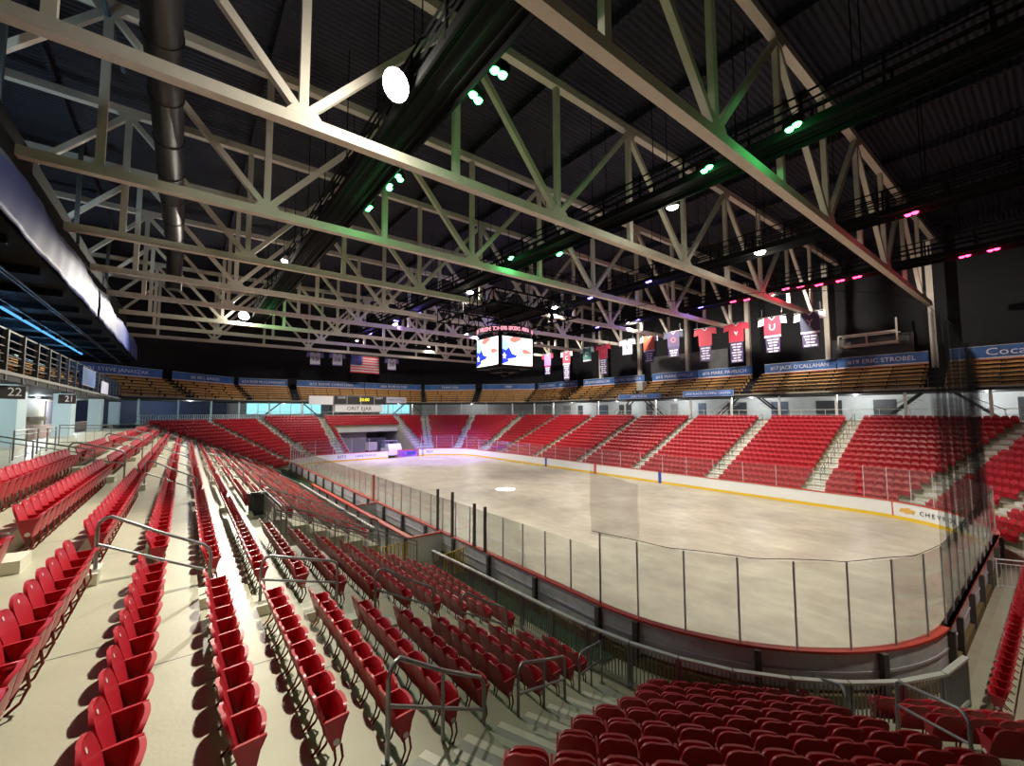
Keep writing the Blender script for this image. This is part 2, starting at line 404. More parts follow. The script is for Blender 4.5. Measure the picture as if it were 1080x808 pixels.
# ------------------------------------------------------------------ seats
def superw(h, h0, h1, w, e=2.4):
    if h <= h0: return w
    t = min(1, (h - h0) / (h1 - h0)); return w * (1 - t ** e) ** (1 / e)
def shell(mb, fx, hw, z0, z1, nz, ny, th, cup):
    """a moulded plastic leaf: x = fx(z), half width hw(z), thickness th, cupped by cup"""
    front = []; back = []
    for a in range(nz + 1):
        z = z0 + (z1 - z0) * (1 - (1 - a / nz) ** 1.8)
        if a == nz: z = z1 - .004
        w = max(hw(z), .02)
        for b in range(ny + 1):
            y = -1 + 2 * b / ny; x = fx(z) + cup * y * y
            front.append((x + th / 2, y * w, z)); back.append((x - th / 2, y * w, z))
    n = ny + 1; N = len(front); fs = []
    for a in range(nz):
        for b in range(ny):
            i = a * n + b; fs.append((i, i + 1, i + n + 1, i + n)); fs.append((N + i, N + i + n, N + i + n + 1, N + i + 1))
    mb.add(front + back, fs, True)
    edge = [b for b in range(n)] + [a * n + n - 1 for a in range(1, nz + 1)] + [nz * n + b for b in range(n - 2, -1, -1)] + [a * n for a in range(nz - 1, 0, -1)]
    L = len(edge)
    mb.add([front[i] for i in edge] + [back[i] for i in edge], [(j, L + j, L + (j + 1) % L, (j + 1) % L) for j in range(L)], True)
PW = .46
def b_back(nz=9, ny=10):
    mb = MB(); shell(mb, lambda z: .06 - .17 * (z - .33) / .52, lambda z: superw(z, .66, .85, .216, 2.9), .33, .85, nz, ny, .030, .012); return mb
def b_pan(nz=7, ny=10):
    mb = MB(); shell(mb, lambda z: .135 + .07 * (z - .33) / .34 + .018 * max(0, (z - .58) / .08) ** 2, lambda z: superw(z, .53, .675, .207, 4.2), .32, .675, nz, ny, .040, -.014); return mb
def b_arm():
    mb = MB(); mb.bar((-.035, .23, .605), (.225, .23, .625), .028, .020); return mb
def b_std():
    mb = MB(); mb.prism([(-.03, .219, .595), (.225, .219, .615), (.18, .219, .52), (.145, .219, .36), (.06, .219, .31), (.02, .219, .42)], (0, .022, 0)); return mb
def b_leg(dx):
    mb = MB(); mb.tube([(.08 + dx, .23, .34), (.10 + dx, .23, .20), (.05 + dx, .23, .08), (-.04 + dx, .23, .0)], .014, 6); return mb
def b_plate():
    mb = MB(); mb.disc((-.068, 0, .785), (1, 0, .33), .022, 10); return mb
def b_endplate():
    mb = MB(); mb.disc((.10, .2425, .385), (0, 1, 0), .035, 10); return mb
SEATM = dict(backrest=b_back().mesh('backrest', M['seat']), seat_pan=b_pan().mesh('seat_pan', M['seat']), armrest=b_arm().mesh('armrest', M['seat']),
             standard=b_std().mesh('standard', M['seat']), leg=b_leg(0).mesh('leg', M['seatiron']), leg2=b_leg(.07).mesh('leg', M['seatiron']),
             number_plate=b_plate().mesh('number_plate', M['plate']), row_plate=b_endplate().mesh('row_plate', M['plate']))
seats = []     # (x, y, z, rz, side, block, row, idx, n, cam-depth, screen)
def place_rows():
    for k in range(8):
        t, n = side_frame(k)
        ais = sorted(side_u(k, c) for c in AIS[k]) if AIS[k] else []
        for i in range(nrow(k)):
            d = rowd(i); a, b = side_pts(k, d); half = (b - a).length / 2
            lim = [-half + .78] + [v for u in ais for v in (u - .56, u + .56)] + [half - .78]
            mid = (a + b) / 2
            for blk in range(len(lim) // 2):
                u0, u1 = lim[2 * blk], lim[2 * blk + 1]
                pieces = [(u0, u1)]
                for (ca, cb, i0, i1) in CUTS.get(k, []) + ([(17., 60., 0, -1)] if k == 0 and i == 0 else []):
                    i1x = i1 + 1 if k == 0 else i1
                    if i0 <= i <= i1x:
                        ua, ub = sorted((side_u(k, ca - .25), side_u(k, cb + .25)))
                        np_ = []
                        for (p, q) in pieces:
                            if q <= ua or p >= ub: np_.append((p, q))
                            else:
                                if p < ua: np_.append((p, ua))
                                if q > ub: np_.append((ub, q))
                        pieces = np_
                if k == 0 and i >= 13:       # the set-back behind the parapet
                    pieces = [(p, q) for (p, q) in pieces]
                for pi_, (p, q) in enumerate(pieces):
                    m = int((q - p) / PW + 1e-6)
                    if m < 1: continue
                    pw = (q - p) / m if (q - p) / m < .485 else PW
                    off = p + ((q - p) - m * pw) / 2
                    for j in range(m):
                        u = off + (j + .5) * pw
                        P = mid + t * u
                        # seat faces inwards: local +X = -n
                        rz = math.atan2(-n.y, -n.x)
                        seats.append(dict(p=(P.x, P.y, rowz(i)), rz=rz, k=k, blk=(blk, pi_), i=i, j=j, m=m, pw=pw))
place_rows()
for s in seats:
    q = proj((s['p'][0], s['p'][1], s['p'][2] + .6)); s['q'] = q
    s['vis'] = q is not None and -14 < q[0] < 1094 and -30 < q[1] < 822
    s['dep'] = q[2] if q else 1e9
near = sorted([s for s in seats if s['vis']], key=lambda s: s['dep'])[:300]
nearid = set(id(s) for s in near)
BLK = {}
def blockname(s):
    k, b, i = s['k'], s['blk'][0], s['i']
    if k == 0: return ['near left block', 'second left block', 'third left block'][min(b, 2)] if b < 3 else 'far left block'
    if k == 7: return ['corner block right of its stair', 'corner block left of its stair'][b]
    return SIDES[k].replace('_', ' ') + ' block'
for s in near:
    x, y, z = s['p']
    # in a left block the last index (far end) and first index (near end) stand by stairs; count from the end nearer the camera
    k = s['k']
    if k == 7: cnt = s['m'] - s['j']; frm = 'from left'
    else: cnt = s['j'] + 1; frm = 'from the near end'
    lab = f"red flip-up seat {ordw(cnt)} {frm}, row {ordw(s['i'] + 1)} up, {blockname(s)}"
    if k == 0 and s['blk'][1] == 1: lab = f"red flip-up seat {ordw(cnt)} past the stairwell, row {ordw(s['i'] + 1)} up, {blockname(s)}"
    root = thing('stadium_seat', lab, 'seat', s['p'], s['rz'], 'red flip-up seats of the near stands')
    sx = s['pw'] / PW
    # armrests are shared: every seat carries the one on its +Y side, the first also the other
    for nm in ('backrest', 'seat_pan', 'armrest', 'standard', 'number_plate'):
        o = bpy.data.objects.new(nm, SEATM[nm]); COL.objects.link(o); o.parent = root; o.scale = (1, sx, 1)
        if nm == 'number_plate': o['label'] = 'pale round number plate'
    for nm in ('leg', 'leg2'):
        o = bpy.data.objects.new('leg', SEATM[nm]); COL.objects.link(o); o.parent = root; o.scale = (1, sx, 1)
    first = s['j'] == 0; last = s['j'] == s['m'] - 1
    if first:
        for nm in ('armrest', 'standard', 'leg', 'leg2', 'row_plate'):
            o = bpy.data.objects.new('leg' if nm == 'leg2' else nm, SEATM[nm]); COL.objects.link(o); o.parent = root
            o.scale = (1, -sx, 1)
    if last:
        o = bpy.data.objects.new('row_plate', SEATM['row_plate']); COL.objects.link(o); o.parent = root; o.scale = (1, sx, 1)
        o['label'] = 'pale round row plate'
# every other seat: one mass
far = [s for s in seats if id(s) not in nearid]
tb = MB()
for sub in (b_back(4, 4), b_pan(3, 3), b_arm(), b_std()): tb.add(sub.v, sub.f, True)
TV = np.array(tb.v); TF = tb.f
pl = b_plate()
keep = [s for s in far if s['q'] is not None and -350 < s['q'][0] < 1500]
nv = len(TV); allv = np.zeros((len(keep), nv, 3))
for a, s in enumerate(keep):
    c, sn = math.cos(s['rz']), math.sin(s['rz']); sx = s['pw'] / PW
    allv[a, :, 0] = s['p'][0] + c * TV[:, 0] - sn * TV[:, 1] * sx; allv[a, :, 1] = s['p'][1] + sn * TV[:, 0] + c * TV[:, 1] * sx; allv[a, :, 2] = s['p'][2] + TV[:, 2]
loops = np.concatenate([np.array(f) for f in TF]); lens = np.array([len(f) for f in TF])
me = bpy.data.meshes.new('arena_seating'); n = len(keep)
me.vertices.add(n * nv); me.vertices.foreach_set('co', allv.ravel())
L1 = len(loops); me.loops.add(L1 * n); me.loops.foreach_set('vertex_index', (loops[None, :] + (np.arange(n) * nv)[:, None]).ravel().astype(np.int32))
NP = len(lens); me.polygons.add(NP * n)
st = np.concatenate([[0], np.cumsum(lens)[:-1]]); me.polygons.foreach_set('loop_start', (st[None, :] + (np.arange(n) * L1)[:, None]).ravel().astype(np.int32))
try: me.polygons.foreach_set('loop_total', np.tile(lens, n).astype(np.int32))
except Exception: pass
me.update(calc_edges=True); me.validate()
me.polygons.foreach_set('use_smooth', np.ones(len(me.polygons), dtype=bool)); me.materials.append(M['seat'])
mass = bpy.data.objects.new('arena_seating', me); COL.objects.link(mass); mass['kind'] = 'stuff'
tag(mass, 'red folding seats filling the farther rows all round the rink', 'seating')
print('seats', len(seats), 'near', len(near), 'mass', len(keep), 'min/max dep', near[0]['dep'], near[-1]['dep'])

# ------------------------------------------------------------------ rink boards
def board_segment(name, label, pts, ad=None, backing=True, post_every=2.4):
    """pts: (x, y, nx, ny) along the inner face; n points out of the rink"""
    r = thing(name, label, 'rink board', (pts[len(pts) // 2][0], pts[len(pts) // 2][1], 0))
    ox, oy = r.location.x, r.location.y
    def strip(prof, nm, m, smooth=False):
        mb = MB(); n = len(prof); vs = []
        for p in pts:
            for (o, z) in prof: vs.append((p[0] + p[2] * o - ox, p[1] + p[3] * o - oy, z))
        fs = []
        for i in range(len(pts) - 1):
            for j in range(n): fs.append((i * n + j, i * n + (j + 1) % n, (i + 1) * n + (j + 1) % n, (i + 1) * n + j))
        mb.add(vs, fs, smooth); mb.add(vs[:n], [tuple(range(n))[::-1]]); mb.add(vs[-n:], [tuple(range(n))])
        return mb.build(nm, m, r)
    strip([(0, .2), (.03, .2), (.03, 1.02), (0, 1.02)], 'facing', M['boardwhite'])['label'] = 'white board facing'
    strip([(-.012, 0), (.03, 0), (.03, .2), (-.012, .2)], 'kick_plate', M['yellow'])['label'] = 'yellow kick plate'
    strip([(-.03, 1.02), (.16, 1.02), (.16, 1.075), (-.03, 1.075)], 'cap_rail', M['red'])['label'] = 'red cap rail'
    if backing:
        strip([(.10, .22), (.125, .22), (.125, 1.0), (.10, 1.0)], 'backing', M['boardback'])
        strip([(.06, -.14), (.22, -.14), (.22, .14), (.06, .14)], 'sill', M['brown'])['label'] = 'brown timber sill'
        strip([(.13, .56), (.15, .56), (.15, .62), (.13, .62)], 'rail', M['alu'])
        acc = 0; last = None
        for a, b in zip(pts, pts[1:]):
            L = math.hypot(b[0] - a[0], b[1] - a[1])
            if acc <= 0:
                mb = MB(); c = Vector((a[0] - ox, a[1] - oy, 0)); nn = Vector((a[2], a[3], 0)); tt = Vector((-a[3], a[2], 0))
                mb.prism([c + nn * .12 + tt * .07, c + nn * .26 + tt * .07, c + nn * .26 - tt * .07, c + nn * .12 - tt * .07], (0, 0, 1.02)); mb.build('post', M['post'], r)
                acc = post_every
            acc -= L
    return r
RP = rink_path(0, .4)
def sub(f): 
    """consecutive points satisfying f (the path starts on the left side, near end)"""
    idx = [i for i, p in enumerate(RP) if f(p)]
    # rotate so that the run is contiguous
    if idx and idx[0] == 0 and idx[-1] == len(RP) - 1:
        j = next(a for a in range(len(idx) - 1) if idx[a + 1] != idx[a] + 1); idx = idx[j + 1:] + idx[:j + 1]
    q = [RP[i] for i in idx]; e = RP[(idx[-1] + 1) % len(RP)]; f = q[-1]; q.append(tuple(f[c] + (e[c] - f[c]) * .985 for c in range(5))); return q
Rr = RR
SEG = [
 ('grey-backed boards with red cap along the left side beside the stands', lambda p: p[2] == -1, True),
 ('curved boards with red cap at the near left corner', lambda p: p[2] < 0 and p[3] < 0 and p[2] > -1, True),
 ('boards with red cap across the near end of the rink', lambda p: p[3] == -1, True),
 ('white boards curving round the near right corner, with a carmaker name', lambda p: p[2] > 0 and p[3] < 0 and p[2] < 1, False),
 ('long white boards with yellow kick plate along the far right side', lambda p: p[2] == 1, False),
 ('white boards curving round the far right corner', lambda p: p[2] > 0 and p[3] > 0 and p[2] < 1, False),
 ('white boards on the far end right of the machine gate', lambda p: p[3] == 1 and p[0] > 28.6, False),
 ('white boards on the far end left of the machine gate', lambda p: p[3] == 1 and p[0] < 23.6, False),
 ('white boards curving round the far left corner', lambda p: p[2] < 0 and p[3] > 0 and p[2] > -1, False)]
boards = [board_segment('dasher_board', l, sub(f), backing=bk) for l, f, bk in SEG]
# red centre line and blue lines on the far right boards, and the maker's name
rb = boards[4]; rx, ry = rb.location.x, rb.location.y
for y, m, nm in ((31.4, 'red', 'centre_line'), (23.5, 'blue', 'blue_line'), (39.3, 'blue', 'blue_line')):
    mb = MB(); mb.box((BX1 - .015 - rx, y - .16 - ry, .0), (BX1 + .01 - rx, y + .16 - ry, 1.09)); mb.build(nm, M[m], rb)['label'] = 'painted line marker'
cb = boards[3]; cx, cy = cb.location.x, cb.location.y
ccx, ccy = BX1 - RR, BY0 + RR
def arc_pt(a, r=RR - .02): return ccx + r * math.cos(a), ccy + r * math.sin(a)
for ch, a in zip('CHEVROLET', [math.radians(-29 - 2.9 * i) for i in range(9)]):
    x, y = arc_pt(a)
    text('lettering', ch, .36, M['letterblack'], cb, (x - cx, y - cy, .58), (PI / 2, 0, a - PI / 2), .004)
bt = MB(); a = math.radians(-22)
def bp(w, h): 
    x, y = arc_pt(a - w / RR); return (x - cx, y - cy, .6 + h)
bt.prism([bp(-.42, -.09), bp(-.30, .13), bp(-.12, .09), bp(-.10, .17), bp(.16, .17), bp(.14, .09), bp(.42, .05), bp(.32, -.15), bp(.13, -.10), bp(.11, -.17), bp(-.15, -.17), bp(-.13, -.10)], (-.006, .002, 0))
bt.build('emblem', M['gold'], cb)['label'] = 'gold bowtie emblem'
mb = MB(); x, y = arc_pt(math.radians(-15), RR - .012); mb.box((x - .02 - cx, y - .03 - cy, .2), (x + .02 - cx, y + .03 - cy, 1.02)); mb.build('joint', M['red'], cb)
lb = boards[7]; lx, ly = lb.location.x, lb.location.y
text('lettering', 'NY2', .62, M['letterblue'], lb, (17.3 - lx, BY1 - .01 - ly, .62), (PI / 2, 0, 0))
text('lettering', 'LAKE PLACID', .42, M['letterblue'], lb, (20.6 - lx, BY1 - .01 - ly, .60), (PI / 2, 0, 0), sx=1.2)
fb = boards[6]; text('lettering', 'ORDA', .5, M['letterblack'], boards[5], (BX1 - RR + 1.2 - boards[5].location.x, BY1 - .14 - boards[5].location.y, .6), (PI / 2, 0, -.2))
# open gate leaf with a colourful panel
gt = thing('rink_gate', 'red framed gate leaf with purple and blue panel beside the resurfacer', 'gate', (26.9, BY1 + .05, 0))
mb = MB(); mb.box((-1.5, -.03, .08), (1.6, .03, 1.0)); o = mb.build('panel', None or mat('gate_panel', (.25, .10, .45), .5, noise=.6, nscale=1.2), gt)
mb = MB(); mb.box((-.2, -.045, .3), (1.2, -.031, .8)); mb.build('emblem_panel', M['letterblue'], gt)
for x in (-1.55, 1.55):
    mb = MB(); mb.box((x - .06, -.06, .0), (x + .06, .06, 1.12)); mb.build('frame_post', M['red'], gt)
mb = MB(); mb.box((-1.6, -.06, 1.0), (1.6, .06, 1.1)); mb.build('frame_rail', M['red'], gt)

# ------------------------------------------------------------------ glass: one pane and one post per panel
def glass_run(pts, h, label, group, off=.06, every=1.22, skip=None, start=1, namer=None):
    acc = 0; cur = [pts[0]]; k = start
    for a, b in zip(pts, pts[1:]):
        cur.append(b); acc += math.hypot(b[0] - a[0], b[1] - a[1])
        if acc >= every - .05:
            p, q = cur[0], cur[-1]; acc = 0; cur = [b]
            P = Vector((p[0] + p[2] * off, p[1] + p[3] * off, 1.075)); Q = Vector((q[0] + q[2] * off, q[1] + q[3] * off, 1.075))
            if skip and skip((P + Q) / 2): k += 1; continue
            g = thing('glass_panel', label.format(ordw(k)), 'rink glass', P, 0, group)
            d = Q - P; nn = Vector((-d.y, d.x, 0)).normalized() * .006; L = d
            mb = MB(); e = d.normalized() * .02
            A, B = e, d - e
            mb.add([A - nn, B - nn, B - nn + Vector((0, 0, h)), A - nn + Vector((0, 0, h)), A + nn, B + nn, B + nn + Vector((0, 0, h)), A + nn + Vector((0, 0, h))],
                   [(0, 1, 2, 3), (7, 6, 5, 4), (0, 3, 7, 4), (1, 5, 6, 2), (3, 2, 6, 7), (0, 4, 5, 1)])
            mb.build('pane', M['glass'], g)
            mb = MB(); mb.box((-.018, -.018, 0), (.018, .018, h + .01)); mb.build('post', M['alu'], g)['label'] = 'slim grey post'
            k += 1
    return k
RP2 = rink_path(0, .2)
def sub2(f):
    idx = [i for i, p in enumerate(RP2) if f(p)]
    if idx and idx[0] == 0 and idx[-1] == len(RP2) - 1:
        j = next(a for a in range(len(idx) - 1) if idx[a + 1] != idx[a] + 1); idx = idx[j + 1:] + idx[:j + 1]
    q = [RP2[i] for i in idx]; q.append(RP2[(idx[-1] + 1) % len(RP2)]); return q
GG = 'clear glass panels round the rink'
left = sub2(lambda p: p[2] == -1)
glass_run(left, 1.53, 'clear glass panel on the left side boards, {} from the near corner', GG)
crn = sub2(lambda p: p[2] < 0 and p[3] < 0 and p[2] > -1)[::-1]
glass_run(crn, 1.98, 'tall glass panel on the near left corner boards, {} round from the stairs', GG)
ne = sub2(lambda p: p[3] == -1)[::-1]
glass_run(ne, 1.98, 'tall glass panel across the near end boards, {} from the left corner', GG)
nr = sub2(lambda p: p[2] > 0 and p[3] < 0 and p[2] < 1)
glass_run(nr, 1.98, 'tall glass panel above the carmaker boards, {} from the long straight', GG)
rs = sub2(lambda p: p[2] == 1)
glass_run(rs, 1.53, 'glass panel on the long right boards, {} from the far end', GG, every=2.4)
fr_ = sub2(lambda p: p[2] > 0 and p[3] > 0 and p[2] < 1)
glass_run(fr_, 1.98, 'glass panel on the far right corner boards, {} from the far end', GG, every=2.4)
fl_ = sub2(lambda p: p[2] < 0 and p[3] > 0 and p[2] > -1)
glass_run(fl_, 1.98, 'glass panel on the far left corner boards, {} from the left side', GG, every=2.4)
fe = sub2(lambda p: p[3] == 1)
glass_run(fe, 1.98, 'glass panel on the far end boards, {} from the left corner', GG, every=2.4, skip=lambda c: 23.6 < c.x < 28.6)

# dark posts of the player gates on the left boards, and the red goal-light post
for n_, (y, h, m, lab) in enumerate([(14.55, 1.75, 'post', 'black gate post on the left boards, nearest the white partition'), (15.35, 1.75, 'post', 'black gate post on the left boards, second up from the near corner glass'),
                       (17.2, 1.95, 'post', 'black gate post on the left boards just above the white partition'), (18.6, 1.9, 'post', 'black gate post on the left boards beyond the white partition'),
                       (27.3, 1.6, 'red', 'dark red post rising from the left boards by the players bench')]):
    mb = MB(); mb.box((-.05, -.05, 0), (.05, .05, h)); mb.box((-.065, -.065, 0), (.065, .065, .05)); tag(mb.build('gate_post', M[m], None, (BX0 - .12, y, 1.07)), lab, 'post')

# ------------------------------------------------------------------ players' bench on the left side
bx = 8.2
pb = thing('bench_partition', 'long grey wall with red cap behind the players bench', 'partition', (bx, 27, ZF))
mb = MB(); mb.box((-.05, -8.7, 0), (.05, 9.5, 1.14)); mb.build('panel', M['boardback'], pb)
mb = MB(); mb.box((-.10, -8.7, 1.14), (.10, 9.5, 1.21)); mb.build('cap_rail', M['red'], pb)['label'] = 'red cap rail'
for i in range(9):
    mb = MB(); y = -8.5 + i * 2.2; mb.box((-.14, y - .07, 0), (-.05, y + .07, 1.14)); mb.build('post', M['post'], pb)
ep = thing('end_partition', 'white end panel closing the players bench by the yellow gate', 'partition', (9.0, 18.25, ZF))
mb = MB(); mb.box((-.8, -.04, 0), (.78, .04, 1.14)); mb.build('panel', M['boardwhite'], ep)
mb = MB(); mb.box((-.84, -.06, 1.14), (.80, .06, 1.2)); mb.build('cap_rail', M['red'], ep)
for y0, y1, lab in ((19.6, 26.2, 'red players bench nearest the white end panel'), (27.4, 35.0, 'red players bench further from the white end panel')):
    b = thing('players_bench', lab, 'bench', (8.85, (y0 + y1) / 2, ZF)); L = (y1 - y0) / 2
    mb = MB(); mb.box((-.18, -L, .68), (.18, L, .75)); mb.build('seat', M['red'], b)
    for y in (-L + .3, 0, L - .3):
        mb = MB(); mb.box((-.14, y - .04, 0), (.14, y + .04, .68)); mb.build('leg', M['post'], b)
dv = thing('bench_divider', 'grey divider across the middle of the players bench', 'partition', (9.0, 26.8, ZF))
mb = MB(); mb.box((-.75, -.03, 0), (.75, .03, 1.1)); mb.build('panel', M['boardback'], dv); mb = MB(); mb.box((-.75, -.05, 1.1), (.75, .05, 1.15)); mb.build('cap_rail', M['red'], dv)
mb = MB(); mb.box((8.3, 36.2, ZF + .01), (9.8, 58, ZF + .03)); struct(mb.build('floor_turf_strip', M['green']))
mb = MB(); mb.box((9.1, 8, ZF + .005), (9.7, 17.9, ZF + .02)); struct(mb.build('floor_turf_strip', M['green']))

# ------------------------------------------------------------------ yellow barricades
def barricade(lab, loc, rz, w=1.6, h=1.0, n=7):
    b = thing('barricade', lab, 'barricade', loc, rz)
    mb = MB(); mb.tube([(-w / 2, 0, .12), (-w / 2, 0, h), (w / 2, 0, h), (w / 2, 0, .12), (-w / 2, 0, .12)], .028, 8); mb.build('frame', M['yellow'], b)
    for i in range(n):
        x = -w / 2 + (i + 1) * w / (n + 1); mb = MB(); mb.box((x - .03, -.012, .12), (x + .03, .012, h)); mb.build('slat', M['yellow'], b)
    for x in (-w / 2 + .12, w / 2 - .12):
        mb = MB(); mb.box((x - .03, -.25, 0), (x + .03, .25, .06)); mb.box((x - .02, -.02, .03), (x + .02, .02, .16)); mb.build('foot', M['yellow'], b)
barricade('yellow slatted barricade on the turf beside the left boards', (9.2, 15.9, ZF), .25, 1.2)
barricade('yellow slatted barricade left of the white end panel', (7.55, 18.3, ZF), .15, 1.5)

# ------------------------------------------------------------------ barrier fence at the foot of the stands
def fence_panel(a, b, lab, h=1.1, z=ZF, group='grey barrier fence sections', capw=.12, slat=.09):
    a = Vector((*a, z)); b = Vector((*b, z)); d = b - a; L = d.length
    f = thing('barrier_fence', lab, 'fence', a, math.atan2(d.y, d.x), group)
    mb = MB(); mb.box((0, -capw / 2, h - .05), (L - .03, capw / 2, h)); mb.build('top_rail', M['galv'], f)
    mb = MB(); mb.box((0, -.03, .08), (L, .03, .16)); mb.build('bottom_rail', M['galv'], f)
    for x in (0.03, L - .05):
        mb = MB(); mb.box((x - .03, -.035, 0), (x + .03, .035, h - .05)); mb.build('post', M['steel'], f)
    mb = MB(); n = max(2, int(L / slat))
    for i in range(n):
        x = (i + .5) * L / n; mb.box((x - .011, -.011, .16), (x + .011, .011, h - .05))
    mb.build('slats', M['steel'], f)['kind'] = 'stuff'
BF = [(8.35, 16.3), (8.42, 14.9), (8.5, 13.5), (8.55, 12.1), (8.6, 10.7), (8.65, 9.4), (8.75, 8.1), (8.95, 6.9), (9.3, 5.8), (9.8, 4.8), (10.5, 3.9), (11.3, 3.1), (12.2, 2.45), (13.3, 1.95), (14.6, 1.75)]
for i in range(len(BF) - 1): fence_panel(BF[i], BF[i + 1], f'grey railing section with vertical bars before the boards, {ordw(i + 1)} from the yellow barricade')
for i in range(9):
    fence_panel((7.65, 21.3 + 1.9 * i), (7.65, 21.3 + 1.9 * (i + 1)), f'grey railing section behind the players bench wall, {ordw(i + 1)} from the stairwell', slat=.12)

# ------------------------------------------------------------------ handrails
def handrail(lab, p0, n, run, drop, h=.98, posts=2, r=.028, z=0., mname='steel', foot=(0, 0, 0)):
    """p0 base of the upper post, n horizontal direction downhill; the rail drops by `drop` over `run`"""
    g = thing('handrail', lab, 'handrail', (*p0, z), math.atan2(n[1], n[0]), 'tubular handrails in the aisles')
    R = .16; mb = MB(); sl = drop / run
    pts = [(0, 0, 0), (0, 0, h - R)] + [(R * (1 - math.cos(a)), 0, h - R + R * math.sin(a)) for a in (PI / 6, PI / 3)] + [(R, 0, h - .0)]
    pts += [(run * .5, 0, h - sl * run * .5 + .02)]
    pts += [(run - R * .6, 0, h - sl * (run - R * .6)), (run - R * .15, 0, h - drop - .04), (run, 0, h - drop - R), (run, 0, -drop)]
    mb.tube(pts, r, 8); mb.build('top_rail', M[mname], g)
    mb = MB(); mb.tube([(0, 0, h * .58), (run, 0, h * .58 - drop - .02)], r * .85, 8); mb.build('mid_rail', M[mname], g)
    for q in ([run / 2] if posts == 3 else []):
        mb = MB(); mb.tube([(q, 0, -sl * q - .1), (q, 0, h - sl * q)], r * .9, 8); mb.build('post', M[mname], g)
    for q, zz in ((0, 0), (run, -drop)):
        mb = MB(); mb.tube([(q, 0, zz - .01), (q, 0, zz + .02)], r * 2.2, 10); mb.build('base_flange', M[mname], g)
    return g
def row_at(d): return max(0, min(13 if False else NROW - 1, int(math.floor((d - (D0 - .68)) / TREAD))))
def zfl(d): return rowz(row_at(d))
for j, (xa, xb) in enumerate([(-3.55, -2.15), (-1.05, .48), (1.3, 2.73), (3.56, 5.0), (5.8, 7.26)]):
    da, db = X0 - xa, X0 - xb
    handrail(f'grey tube handrail in the first left aisle, {ordw(5 - j)} up from the rink', (xa, 9.72), (1, 0), xb - xa, zfl(da) - zfl(db), 1.0, 2, z=zfl(da))
for c, nm in ((20.25, 'second'), (28.3, 'third'), (36.4, 'fourth'), (44.5, 'fifth')):
    for j, (xa, xb) in enumerate([(-3.0, -1.6), (-1.05, .48), (1.3, 2.73), (3.56, 5.0), (5.8, 7.26)]):
        if c == 20.25 and xa > 1: continue
        da, db = X0 - xa, X0 - xb
        handrail(f'grey tube handrail in the {nm} left aisle, {ordw(5 - j)} up from the rink', (xa, c), (1, 0), xb - xa, zfl(da) - zfl(db), 1.0, 2, z=zfl(da))
mdir = Vector((1, T8)).normalized()
for j, (da, db) in enumerate([(8.0, 6.25), (5.3, 3.5), (2.75, 1.35)]):
    pa = (X0 - da, Y0 + LEG - T8 * da + .62); run = (da - db) / mdir.x
    za = zfl(da)
    handrail(f'grey three-post handrail in the long corner stair, {ordw(3 - j)} up from the rink', pa, mdir, run, za - zfl(db), 1.02, 3, z=za)
n7 = side_frame(7)[1]; m7 = side_mid(7, 0); t7 = side_frame(7)[0]
for j, (da, db, du) in enumerate([(4.55, 3.05, .40), (2.85, 1.75, -.35)]):
    pa = m7 + n7 * da + t7 * (-.85 - du); za = zfl(da)
    handrail(f'grey handrail in the short stair of the corner block, {ordw(2 - j)} up from the rink', pa, -n7, da - db, za - zfl(db), 1.0, 2, z=za)
# dark rails down the middle of the far aisles
for k in (1, 2, 3, 4):
    cs = [('mid', c) for c in AIS[k]] + [('mitre', 0)]
    for (kind, c) in cs:
        for j, (da, db) in enumerate([(14.2, 12.2), (11.6, 9.6), (9.0, 7.0), (6.4, 4.4)]):
            v, n, s = aisle_pos(kind, k, c, da); w, _, _ = aisle_pos(kind, k, c, db)
            an = 'corner aisle' if kind == 'mitre' else ordw(cs.index((kind, c)) + 1) + ' aisle'
            handrail(f"dark handrail in the {an} of the {SIDES[k].replace('_', ' ')} stands, {ordw(j + 1)} down from the concourse", v, -n, (w - v).length, zfl(da) - zfl(db), .95, 3, .022, zfl(da), 'rail')
# slatted sloping rails round the left stairwell
def sloped_rail(lab, a, b, h=1.0, slats=True, sp=.14, m='steel', group='slatted stairwell railings'):
    """a, b: 3D base points"""
    a = Vector(a); b = Vector(b); g = thing('stair_railing', lab, 'railing', a, 0, group); d = b - a; L = Vector((d.x, d.y)).length
    U = Vector((0, 0, 1))
    for f, nm, r in ((h, 'top_rail', .026), (h - .16, 'upper_rail', .018), (.1, 'lower_rail', .018)):
        mb = MB(); mb.tube([U * f, d + U * f], r, 8); mb.build(nm, M[m], g)
    n = max(2, int(L / 1.3) + 1)
    for i in range(n):
        p = d * (i / (n - 1)); mb = MB(); mb.tube([p, p + U * h], .026, 8); mb.build('post', M[m], g)
    if slats:
        mb = MB(); k = int(L / sp)
        for i in range(1, k): p = d * (i / k); mb.tube([p + U * .1, p + U * (h - .16)], .009, 5, False)
        mb.build('slats', M[m], g)['kind'] = 'stuff'
zv = rowz(6) + .37
sloped_rail('slatted grey railing along the near edge of the left stairwell', (2.9, 16.4, zv - .0), (7.7, 16.4, ZF + .55))
sloped_rail('slatted grey railing along the far edge of the left stairwell', (2.9, 20.8, zv - .0), (7.7, 20.8, ZF + .55))
sloped_rail('slatted grey railing across the top of the left stairwell', (2.75, 16.5, zv), (2.75, 20.7, zv), 1.0)
sloped_rail('plain sloping tube rail down the middle of the left stairwell', (2.9, 18.6, zv - .4), (7.0, 18.6, ZF + .35), .9, False)
